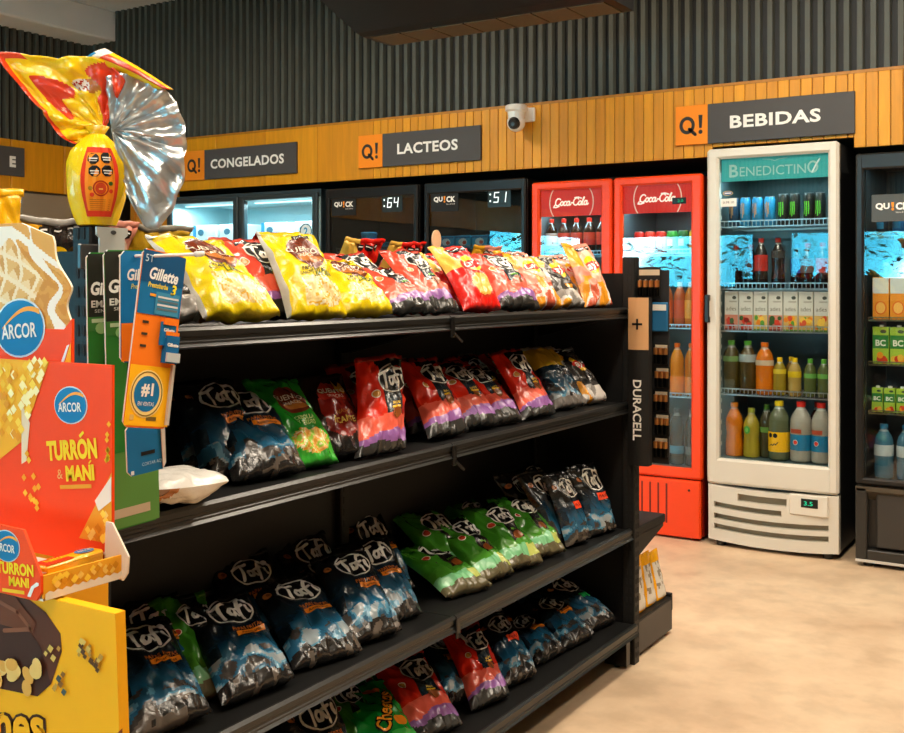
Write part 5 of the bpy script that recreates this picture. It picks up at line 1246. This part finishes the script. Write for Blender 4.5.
# ---- black milk fridges and freezer
def quick(mb, mb2, fo, w):
    """QU!CK shop mark: white letters with an orange exclamation mark"""
    s = w / 1.0
    mb.decal(xf(text('QU', w=.40 * s, h=.22 * s, bold=.04), -.28 * s, 0), fo, WHITE); mb.decal(xf(text('CK', w=.40 * s, h=.22 * s, bold=.04), .29 * s, 0), fo, WHITE)
    mb.decal([[(-.035 * s, .12 * s), (.045 * s, .12 * s), (.03 * s, -.03 * s), (-.02 * s, -.03 * s)]] + xf(disc(.04 * s, .04 * s, 10), .005 * s, -.085 * s), fo, C('ee8a1e'))
    mb.decal(xf(text('Store & Food', w=.38 * s, h=.05 * s), .28 * s, -.18 * s), fo, C('d9d6cf'))
DIG = {'1': 'bc', '5': 'afgcd', '6': 'afgecd', '4': 'fgbc'}
def seg(ch, cx, cy, h):
    w = h * .5; T_ = h * .11; sl = .12
    L = {'a': [(-w / 2, h / 2), (w / 2, h / 2)], 'g': [(-w / 2, 0), (w / 2, 0)], 'd': [(-w / 2, -h / 2), (w / 2, -h / 2)], 'f': [(-w / 2, h / 2), (-w / 2, 0)], 'b': [(w / 2, h / 2), (w / 2, 0)], 'e': [(-w / 2, 0), (-w / 2, -h / 2)], 'c': [(w / 2, 0), (w / 2, -h / 2)]}
    return [[(x + y * sl + cx, y + cy) for x, y in q] for q in strokes([L[k] for k in DIG[ch]], T_)]
def milk(x0, x1, digits, label):
    y = 5.35
    t = empty('display_fridge', ((x0 + x1) / 2, y, FL), label, 'fridge', 'black dairy fridges')
    cabinet(t, x0, x1, y + .03, y + .60, .02, 1.925, C('101011'), C('1b1a18'), .30, 1.90)
    d = door(t, x0, x1, y, y + .028, .10, 1.925, .03, .03, .04, .065, C('0e0e0f'), (x0 + .04 if 0 else x1 - .02, .8, 1.3, C('222222')), glass='glass_dark')
    m = MB(); m.box(x0 + .045, x0 + .235, y + .0115, y + .0130, 1.755, 1.875, C('1a1a1a')); lp = part('brand_panel', m, 'card', t)
    m = MB(); quick(m, None, onY(x0 + .14, y + .0108, 1.825), .155); part('lettering', m, 'card', lp)
    m = MB(); m.box(x0 + .435, x0 + .585, y + .0115, y + .0130, 1.765, 1.875, C('1d2625')); lp = part('temperature_display', m, 'plastic', t)
    m = MB(); fo = onY(x0 + .50, y + .0108, 1.822)
    m.decal(seg(digits[0], -.008, 0, .055) + seg(digits[1], .04, 0, .055) + xf(disc(.006, .006, 8), -.048, .018) + xf(disc(.006, .006, 8), -.048, -.020), fo, WHITE); part('digits', m, 'digit_white', lp)
    for z in (1.535, 1.2, .85): wire_shelf(t, x0 + .045, x1 - .045, y + .06, y + .50, z, C('8a8f90'), .02)
    feet(t, (x0 + .05, x1 - .05), (y + .06, y + .5), .02)
    led(t, x0 + .1, x1 - .1, y + .06, 1.897, 1.0)
milk(-4.277, -3.575, '64', 'black glass door dairy fridge showing 64, left of the pair under the LACTEOS sign')
milk(-3.53, -2.845, '51', 'black glass door dairy fridge showing 51, beside the red fridges')
# shelf goods in the dairy fridges
def tub(x, z, r, h, col, label, y=5.47):
    t = empty('dairy_tub', (x, y, z), label, 'tub', 'tubs in the dairy fridge'); m = MB(); m.lathe(x, y, z, [(r * .8, 0), (r * .98, h * .82)], col, 18); part('cup', m, 'plastic', t, .6)
    m = MB(); m.lathe(x, y, z, [(r * 1.02, h * .82), (r * 1.05, h * .86), (r * 1.05, h * .97), (r * .98, h)], C('2f9fd0') if col != C('c9cdd0') else C('b9c0c4'), 18); part('lid', m, 'plastic', t, .6)
tub(-4.125, 1.537, .045, .055, C('c9cdd0'), 'small pale tub in the left dairy fridge'); tub(-4.02, 1.537, .05, .115, C('1b8fc9'), 'tall blue tub in the left dairy fridge'); tub(-3.92, 1.537, .045, .05, C('1b8fc9'), 'low blue tub in the left dairy fridge')
for k, w_ in enumerate(('leftmost', 'second from the left', 'third from the left', 'rightmost')):
    x = -3.42 + k * .115
    t = empty('yogurt_carton', (x, 5.46, 1.537), 'small blue dairy carton in the fridge showing 51, %s of its row' % w_, 'carton', 'blue dairy cartons'); m = MB(); m.box(x - .053, x + .053, 5.43, 5.50, 1.537, 1.612, C('2b9cc8'), .004); part('box', m, 'card', t)
    m = MB(); f = onY(x, 5.4292, 1.575); m.decal(disc(.03, .022, 14), f, C('d8e6ea')); m.decal(xf(rect(-.05, .05, .022, .034), 0, 0), f, C('136a9c')); m.decal(xf(disc(.014, .012, 10), .012, -.004), lambda a, b: (x + a, 5.4288, 1.575 + b), C('c94a3a')); part('print', m, 'card', t)

# freezer with two glass doors
t = empty('upright_freezer', (-4.98, 5.35, FL), 'double door freezer glowing pale blue under the CONGELADOS sign', 'freezer')
FX0, FX1 = -5.70, -4.33
cabinet(t, FX0, FX1, 5.38, 6.0, .02, 1.935, C('26343a'), C('bfdfe4'), .30, 1.885)
m = MB(); m.box(FX0, FX1, 5.375, 5.40, 1.885, 1.935, C('2b3a40')); m.box(-5.035, -4.995, 5.375, 5.42, .3, 1.9, C('2b3a40')); part('front_frame', m, 'paint', t)
for a, b in ((FX0 + .01, -5.02), (-5.01, FX1 - .01)):
    door(t, a, b, 5.345, 5.372, .12, 1.915, .045, .045, .05, .03, C('27343a'), (b - .02, .9, 1.4, C('1d2326')))
for z in (1.60, 1.30, .95): wire_shelf(t, FX0 + .045, FX1 - .045, 5.43, 5.90, z, C('d9e4e6'), .03)
feet(t, (FX0 + .06, FX1 - .06), (5.43, 5.9), .02)
led(t, FX0 + .08, -5.06, 5.47, 1.875, 7.); led(t, -4.97, FX1 - .08, 5.47, 1.875, 7.)
for k, (x, w_) in enumerate(((-5.47, 'left door, left'), (-5.22, 'left door, right'), (-4.83, 'right door, left'), (-4.54, 'right door, right'))):
    m = MB(); m.box(x - .115, x + .115, 5.50, 5.78, 1.606, 1.74, C('d3e6ea'), .006); m.decal(disc(.03, .022, 14), onY(x - .04, 5.4992, 1.69), C('3a6a80')); m.box(x - .115, x - .085, 5.4985, 5.50, 1.606, 1.74, C('2f8fc0')) if k in (0, 2) else None
    thing('frozen_food_box', m, 'card', 'white frozen food box in the freezer, %s' % w_, 'frozen food', 'frozen food boxes', loc=(x, 5.5, 1.6))
m = MB(); m.decal(disc(.05, .05, 24), onY(-4.44, 5.3585, 1.665), C('d9e6ea')); m.decal(ring(.05, .05, .008, 24), onY(-4.44, 5.3582, 1.665), C('33424a')); m.decal(text('2', h=.05, bold=.03), onY(-4.44, 5.3579, 1.665), C('2f8fc0')); part('number_sticker', m, 'card', t)

# ---- black QUICK fridge at the right edge
QX0, QX1, QY = -1.062, -.30, 5.30
t = empty('display_fridge', (-.68, QY, FL), 'black glass door fridge with a QU!CK mark at the right edge', 'fridge')
cabinet(t, QX0 + .003, QX1, QY + .05, QY + .62, .02, 1.935, C('151515'), C('232627'), .40, 1.90)
door(t, QX0, QX1, QY, QY + .045, .385, 1.937, .035, .035, .03, .075, C('161616'), (QX1 - .03, .9, 1.4, C('222222')))
m = MB(); m.box(QX0 + .07, QX1 - .40, QY + .0115, QY + .0135, 1.615, 1.742, C('4a4f50')); lp = part('brand_panel', m, 'card', t)
m = MB(); quick(m, None, onY(QX0 + .07 + .092, QY + .0108, 1.685), .155); part('lettering', m, 'card', lp)
for z in (1.555, 1.155, .945, .715): wire_shelf(t, QX0 + .045, QX1 - .045, QY + .07, QY + .50, z, C('8f8a70'), .015)
m = MB(); m.prism([(QY + .0, .375), (QY + .0, .355), (QY + .06, .30), (QY + .06, .375)], QX0, QX1, C('4a4237'), 0); part('ledge', m, 'paint', t)
m = MB(); m.box(QX0, QX0 + .05, QY, QY + .05, .03, .37, C('2a2927'), .004); m.box(QX0 + .05, QX1, QY, QY + .05, .03, .08, C('2a2927'), .004); m.box(QX0 + .09, QX1, QY + .014, QY + .05, .09, .345, C('343230'), .006); m.box(QX0, QX1, QY - .003, QY + .02, .022, .034, C('c9c6c0')); part('base_panel', m, 'paint', t)
feet(t, (QX0 + .05, QX1 - .05), (QY + .05, QY + .5), .02)
led(t, QX0 + .1, QX1 - .1, QY + .08, 1.893, 2.2)

# ================================================================== drinks
def bottle(x, y, z, h, r, body, cap, label_col, label, name='bottle', cat='bottle', lab=(.38, .62), cap_h=.022, group=None, clear=False, shape=0, fill=.86):
    t = empty(name, (x, y, z), label, cat, group)
    if shape == 0: pr = [(.75, 0), (.95, .015), (1, .05), (1, .30), (.95, .34), (1, .38), (1, .60), (.96, .70), (.80, .78), (.5, .86), (.36, .90), (.36, .955)]
    else: pr = [(.8, 0), (.98, .012), (1, .04), (1, .22), (.88, .40), (.95, .52), (1, .60), (.92, .70), (.68, .79), (.40, .87), (.33, .90), (.33, .95)]
    cols = []
    for (r0, z0), (r1, z1) in zip(pr[:-1], pr[1:]): cols.append(body if (z0 < fill) else mixc(body, C('cfd6d2'), .4))
    m = MB(); m.lathe(x, y, z, [(r * a, h * b) for a, b in pr], body, 18, cols); b_ = part('bottle_body', m, 'liquid', t, radians(55))
    m = MB(); cz = h * .955 - cap_h * .55
    m.lathe(x, y, z, [(r * .42, cz), (r * .43, cz + cap_h * .9), (r * .36, cz + cap_h)], cap, 14); part('cap', m, 'plastic', t, .6)
    if label_col is not None:
        m = MB(); m.lathe(x, y, z, [(r * 1.015, h * lab[0]), (r * 1.02, h * (lab[0] + .01)), (r * 1.02, h * (lab[1] - .01)), (r * 1.012, h * lab[1])], label_col, 18, cap=False); part('label', m, 'film', t, radians(50))
    return t
def onCyl(x, y, z, r, a0=-.45):
    return lambda a, b: (x + r * sin(a / r + a0), y - r * cos(a / r + a0), z + b)
def can(x, y, z, h, r, col, label, deco, group):
    t = empty('drink_can', (x, y, z), label, 'can', group)
    m = MB(); m.lathe(x, y, z, [(r * .8, 0), (r, .008), (r, h - .016), (r * .84, h - .004)], col, 16); f = lambda l: onCyl(x, y, z, r * (1.012 + l * .008), -.25)
    if deco == 'claw':
        for k in (-1, 0, 1): m.decal(strokes([[(k * .010, h * .72), (k * .010 + .002, h * .5), (k * .010 - .001 + .001 * k, h * (.28 + .06 * abs(k)))]], .0055), f(1), C('5fc02a'))
    elif deco == 'blue':
        m.decal(strokes([[(-.004, h * .8), (0, h * .5), (-.002, h * .3)], [(.006, h * .78), (.006, h * .4)], [(-.012, h * .76), (-.011, h * .45)]], .0045), f(1), C('c98a5a'))
    else: m.decal(rect(-.018, .018, h * .3, h * .62, 4), f(1), deco)
    part('can_body', m, 'plastic', t, radians(50))
    m = MB(); m.lathe(x, y, z, [(r * .84, h - .004), (r * .86, h), (r * .78, h), (r * .76, h - .003)], C('b9bdc0'), 16); part('lid', m, 'metal', t, .6)
    return t
def carton(x, y, z, w, dp, h, kind, label, group):
    t = empty('juice_carton', (x, y, z), label, 'carton', group); m = MB()
    top = C('d9d6ce') if kind in ('red', 'orange') else C('9fbf3a')
    if kind == 'fruit': top = C('e8932a')
    m.box(x - w / 2, x + w / 2, y - dp / 2, y + dp / 2, z, z + h, top, .002); f = lambda l: onY(x, y - dp / 2 - .0004 * l, z)
    if kind in ('red', 'orange'):
        m.decal(xf(text('ades', w=w * .74, h=h * .11), 0, h * .56), f(1), C('6a6258')); m.decal(xf(disc(w * .16, h * .045, 12), w * .22, h * .84), f(1), C('4a4f4a')); m.decal(rect(-w * .15, w * .42, h * .72, h * .76), f(1), C('b0aca2'))
        rg = random.Random(int(x * 1000)); m.decal(rect(-w / 2 + .001, w / 2 - .001, .004, h * .40), f(1), C('d98a72') if kind == 'red' else C('dcb46a'))
        for k in range(9): m.decal(xf(disc(w * rg.uniform(.12, .22), h * rg.uniform(.05, .085), 10), rg.uniform(-.32, .32) * w, rg.uniform(.09, .33) * h), f(2 + k * .2), C(rg.choice(('c4261a', 'd8402a', '8a1a12', '3a5a2a') if kind == 'red' else ('f0a81c', 'e8821a', 'd9502a', '5a9a3a', 'f4c24a'))))
        m.decal(rect(-w / 2 + .001, w / 2 - .001, .001, h * .045), f(5), C('8a2a1c') if kind == 'red' else C('6a9a4a'))
    elif kind == 'green':
        m.decal(rect(-w / 2 + .001, w / 2 - .001, h * .42, h * .78), f(1), C('2f7a34')); m.decal(xf(text('BC', w=w * .62, h=h * .17, bold=.03), 0, h * .57), f(2), C('e4e8da')); m.decal(xf(disc(w * .2, h * .05, 10), w * .16, h * .88), f(1), C('3a4a34'))
        rg = random.Random(int(x * 1000))
        for k in range(5): m.decal(xf(disc(w * .2, h * .09, 10), rg.uniform(-.28, .28) * w, rg.uniform(.1, .24) * h), f(2 + k * .2), C(rg.choice(('ee961c', 'e0b03a', 'c83a1c'))))
    elif kind == 'fruit':
        m.decal(rect(-w / 2 + .001, w / 2 - .001, h * .62, h * .99), f(1), C('c9d0cc')); m.decal(xf(disc(w * .36, h * .16, 16), 0, h * .28), f(1), C('f4b85a')); m.decal(xf(ring(w * .36, h * .16, .005, 16), 0, h * .28), f(2), C('e0661a')); m.decal(xf(text('orange', w=w * .7, h=h * .07), 0, h * .75), f(2), C('c04a1a')) if False else None
    part('carton_body', m, 'card', t)
    if kind in ('green',):
        q = MB(); q.lathe(x, y, z + h, [(.010, 0), (.010, .009)], WHITE, 12); part('cap', q, 'plastic', t)
    return t
# white fridge, top shelf: cans
ws = WY + .13
ORDN = ['first', 'second', 'third', 'fourth', 'fifth', 'sixth', 'seventh', 'eighth']
for k, x in enumerate((-1.685, -1.628, -1.566, -1.503)): can(x, ws, 1.6185, .148, .0275, C('1b7fae') if k else C('1b3f5a'), ('dark blue slim can half behind the price card in the white fridge' if k == 0 else 'light blue slim can, %s of the three beside the price card' % ORDN[k - 1]), 'blue', 'cans on the top shelf of the white fridge')
for k, x in enumerate((-1.438, -1.382, -1.312, -1.258)): can(x, ws + .004, 1.6185, .158, .027, C('121412'), 'black can with a green claw mark, %s from the left in the white fridge' % ORDN[k], 'claw', 'cans on the top shelf of the white fridge')
# second shelf: dark soft drinks
for k, (x, dy, lc) in enumerate(((-1.69, .05, None), (-1.615, .05, C('4a1a14')), (-1.548, 0, C('b01f16')), (-1.468, .02, C('3a3a3a')), (-1.385, .07, C('1f4f9a')), (-1.318, .0, C('5a5a5a')), (-1.245, 0, C('b01f16')))):
    bottle(x, ws + dy, 1.3035, .255 if k in (2, 3) else .225, .034, C('1a0f0c'), C('a01c14') if lc != C('1f4f9a') else C('1f4f9a'), lc, ['dark cola bottle without label at the left of the second white fridge shelf', 'dark cola bottle with brown label in the white fridge', 'tall cola bottle with red label left of the gap in the white fridge', 'tall cola bottle with grey label in the white fridge', 'bottle with blue label at the back of the white fridge', 'dark cola bottle with pale grey label in the white fridge', 'cola bottle with red label at the right of the second white fridge shelf'][k], 'soda_bottle', lab=(.34, .66) if k != 3 else (.6, .74), group='cola bottles in the white fridge', shape=1)
# third shelf: seven cartons
for k, kd in enumerate(('red', 'red', 'orange', 'red', 'orange', 'orange', 'orange')):
    x = -1.692 + k * .0745; carton(x, ws, 1.0895, .070, .06, .198, kd, 'white soy juice carton with %s fruit picture, %s from the left in the white fridge' % ('red' if kd == 'red' else 'orange', ORDN[k]), 'soy juice cartons')
# fourth shelf
J = [(-1.70, 0, .272, .044, '4a3c12', '4f9a2e', '6a8a4a', 'tall dark tea bottle with green cap, leftmost on the fourth white fridge shelf', (.60, .70)), (-1.615, 0, .272, .044, '4a3a16', '4f9a2e', '9aa6a8', 'tall dark tea bottle with green cap and grey label in the white fridge', (.60, .74)),
     (-1.528, -.005, .266, .045, 'd8720e', 'd86a10', 'c9b49a', 'tall orange juice bottle with orange cap in the white fridge', (.56, .66)), (-1.452, -.01, .19, .032, '9a8420', 'e8c010', 'd0b82a', 'small yellow drink bottle with yellow cap left of the paler one', (.58, .70)),
     (-1.415, .07, .19, .030, '7a5a1a', 'e0b010', None, 'small dark yellow bottle standing behind two others in the white fridge', None), (-1.378, -.01, .19, .032, 'b99a50', 'e8c010', 'd8b81a', 'small pale yellow bottle with yellow cap and round label in the white fridge', (.50, .66)),
     (-1.305, 0, .188, .031, '57602e', '5aa838', '6aa84a', 'small green capped bottle, left of the two at the right of the white fridge', (.50, .62)), (-1.240, 0, .188, .031, '5a6438', '5aa838', '6aa84a', 'small green capped bottle at the right end of the white fridge shelf', (.50, .62))]
for x, dy, h, r, bc, cc, lc, lab_, lr in J: bottle(x, ws + dy, .7665, h, r, C(bc), C(cc), C(lc) if lc else None, lab_, lab=lr or (.4, .6), group='bottles on the fourth shelf of the white fridge')
# bottom shelf
J = [(-1.685, 0, .275, .045, 'e07a0c', 'e8861c', None, 'large orange drink bottle with orange cap, leftmost at the bottom of the white fridge', None, 1), (-1.597, 0, .25, .042, 'a8962a', '9aa03a', None, 'large cloudy yellow bottle with green round label in the white fridge', None, 1), (-1.525, .02, .27, .035, '3f3a1c', '3f7a2a', '5a8a3a', 'dark tea bottle with green cap at the bottom of the white fridge', (.48, .58), 0),
     (-1.452, -.02, .298, .052, '5c6448', 'f0d21a', 'f2b90c', 'large clear bottle with yellow cap and yellow label in the white fridge', (.15, .48), 0), (-1.345, -.02, .300, .052, 'a8a296', 'd8261c', '12709c', 'large bottle with red cap and blue label, left of the two in the white fridge', (.20, .46), 0), (-1.247, -.02, .300, .048, 'a8a296', 'd8261c', '12709c', 'large bottle with red cap and blue label, right of the two in the white fridge', (.20, .46), 0),
     (-1.29, .09, .29, .04, '4a2018', 'c0201a', None, 'dark bottle with red cap behind the blue labelled bottles', None, 0)]
for x, dy, h, r, bc, cc, lc, lab_, lr, sh in J:
    b_ = bottle(x, ws + dy, .446, h, r, C(bc), C(cc), C(lc) if lc else None, lab_, lab=lr or (.4, .6), group='bottles at the bottom of the white fridge', shape=sh, cap_h=.026 if sh == 0 else .022)
    if lc == 'f2b90c':
        m = MB(); f = onCyl(x, ws + dy, .446, r * 1.04, -.3)
        for q in (-.018, .010): m.decal(xf(disc(.012, .012, 12), q, .126), f, K)
        m.decal(xf(strokes([[(-.022, .074), (-.01, .082), (-.004, .076), (.006, .086), (.012, .08), (.024, .094)]], .005)), f, C('2f3a12')); part('label_print', m, 'card', b_)
    if lc == '12709c':
        m = MB(); f = onCyl(x, ws + dy, .446, r * 1.04, -.3); m.decal(xf(disc(.010, .010, 12), 0, .10), f, C('c8321e')); m.decal(xf(ring(.013, .013, .002, 14), 0, .10), f, WHITE); m.decal(rect(-.03, .03, .145, .165, 6), f, C('a8472c')); part('label_print', m, 'card', b_)
    if bc == 'a8962a':
        m = MB(); f = onCyl(x, ws + dy, .446, r * 1.02, -.3); m.decal(xf(disc(.018, .020, 14), 0, .14), f, C('3f9a3a')); m.decal(xf(disc(.009, .012, 10), 0, .14), onCyl(x, ws + dy, .446, r * 1.035, -.3), C('7ac05a')); part('label_print', m, 'card', b_)
# red fridge, right
rs = 5.46
for k, (c_, d_) in enumerate((('b81f14', 'e8e0d6'), ('c02a18', 'e8e0d6'), ('b81f14', 'd8c8b8'), ('2f8a34', 'd8e0c8'), ('1f5a2a', 'c8d8b8'), ('e0b41a', 'c03a1a'))):
    can(-2.215 + k * .062, rs + .02, 1.4915, .118, .029, C(c_), '%s can in the right red fridge, %s from the left' % (['red', 'red', 'red', 'green', 'dark green', 'yellow'][k], ORDN[k]), C(d_), 'cans in the right red fridge')
for k, (x, bc, cc, lc) in enumerate(((-2.12, '8a5a2a', 'c8c0b0', 'b8502a'), (-2.05, 'b4622a', 'd8d0c0', 'c85a2a'), (-1.98, 'b4562a', 'd8d0c0', 'c05030'), (-1.92, 'c8761c', 'd88a1a', 'e0a03a'))):
    bottle(x, rs, 1.0965, .24, .032, C(bc), C(cc), C(lc), 'bottle with %s label in the right red fridge, %s from the left' % (['brown red', 'rusty orange', 'brick red', 'yellow orange'][k], ORDN[k]), lab=(.2, .6), group='bottles in the right red fridge')
for k in range(4):
    x = -2.15 + k * .078; t = bottle(x, rs, .7365, .28, .036, C('c8760e' if k % 2 else 'd6850f'), C('d86a10'), C('e0801a'), 'orange juice bottle in the right red fridge, %s from the left' % ORDN[k], lab=(.08, .36), group='orange juice bottles in the right red fridge')
for k in range(4): bottle(-2.16 + k * .082, rs, .3715, .30, .037, C('2a3436'), C('3a4446'), C('5a666a') if k % 2 else C('2a7a9a'), 'dark bottle at the bottom of the right red fridge, %s from the left' % ORDN[k], lab=(.2, .34), group='dark bottles in the right red fridge')
# red fridge, left
for k in range(5): bottle(-2.735 + k * .078, rs, 1.4915, .20, .034, C('1c0f0c'), C('a81c14'), C('b8382c') if k else C('b8a89c'), 'cola bottle in the left red fridge, %s from the left' % ORDN[k], 'soda_bottle', lab=(.25, .6), group='cola bottles in the left red fridge', shape=1)
for k in range(5): bottle(-2.735 + k * .078, rs, 1.0965, .28, .034, C('6a8a8a'), C('3f7f9a'), C('9ab4b8'), 'pale water bottle in the left red fridge, %s from the left' % ORDN[k], lab=(.3, .6), group='water bottles in the left red fridge')
# black fridge on the right
qs = QY + .13
for k in range(3): can(-.965 + k * .075, qs, 1.556, .05 if 0 else .10, .03, C('1a2a3a') if k == 0 else C('1f6aa0'), ['dark can', 'blue can left of another', 'blue can at the frame edge'][k] + ' on the top shelf of the black fridge', C('2f8fc0'), 'cans in the black fridge')
for k in range(3): carton(-.968 + k * .078, qs, 1.156, .073, .06, .20, 'fruit', 'orange juice carton with orange slice in the black fridge, %s from the left' % ORDN[k], 'orange juice cartons')
for k in range(3): bottle(-.965 + k * .08, qs + .09, 1.156, .30, .034, C('5a8f9a'), C('2f8fc0'), C('7ab4c0'), 'pale blue bottle behind the orange cartons, %s from the left' % ORDN[k], group='blue bottles in the black fridge')
for k in range(3): carton(-.968 + k * .078, qs, .946, .073, .06, .175, 'green', 'green juice carton with BC lettering in the black fridge, %s from the left' % ORDN[k], 'green juice cartons')
for k in range(4): carton(-.985 + k * .055, qs, .716, .050, .045, .115, 'green', 'small green juice carton in the black fridge, %s from the left' % ORDN[k], 'small juice cartons')
for k in range(2): bottle(-.958 + k * .10, qs, .402, .26, .044, C('3f6f86'), C('2f7fb0'), C('b9c4c8'), 'large water bottle at the bottom of the black fridge, %s' % ('left' if k == 0 else 'right'), 'water_bottle', lab=(.42, .62), group='water bottles in the black fridge')

BKF[0] = False
# ================================================================== daylight, camera, view
w = bpy.data.worlds.new('daylight'); SC.world = w; w.use_nodes = True
nt = w.node_tree; b = nt.nodes['Background']; b.inputs[1].default_value = WORLD
tc = nt.nodes.new('ShaderNodeTexCoord'); n = nt.nodes.new('ShaderNodeTexNoise'); n.inputs['Scale'].default_value = 9; n.inputs['Detail'].default_value = 6
nt.links.new(tc.outputs['Generated'], n.inputs['Vector'])
r = nt.nodes.new('ShaderNodeValToRGB'); e = r.color_ramp.elements
e[0].position = .42; e[0].color = (.05, .42, .62, 1); e[1].position = .66; e[1].color = (1.5, 2.2, 2.4, 1)
k = e.new(.52); k.color = (.12, .74, 1.0, 1)
nt.links.new(n.outputs[0], r.inputs[0]); nt.links.new(r.outputs[0], b.inputs[0])
cam = bpy.data.cameras.new('camera'); co = bpy.data.objects.new('camera', cam); COL.objects.link(co)
co.location = (0, 0, 1.32); co.rotation_euler = (pi / 2, 0, radians(31.9))
cam.sensor_fit = 'HORIZONTAL'; cam.sensor_width = 36; cam.lens = 1075 / 904 * 36; cam.shift_y = -(733 / 2 - 285) / 904; cam.clip_start = .05
SC.camera = co
SC.view_settings.view_transform = 'Standard'; SC.view_settings.look = 'None'; SC.view_settings.gamma = 1.; SC.view_settings.exposure = EXPO; SC.view_settings.use_curve_mapping = False
SC.cycles.max_bounces = 10; SC.cycles.transparent_max_bounces = 16; SC.cycles.glossy_bounces = 4; SC.cycles.transmission_bounces = 6; SC.cycles.diffuse_bounces = 4
SC.cycles.sample_clamp_indirect = 6; SC.cycles.caustics_reflective = False; SC.cycles.caustics_refractive = False
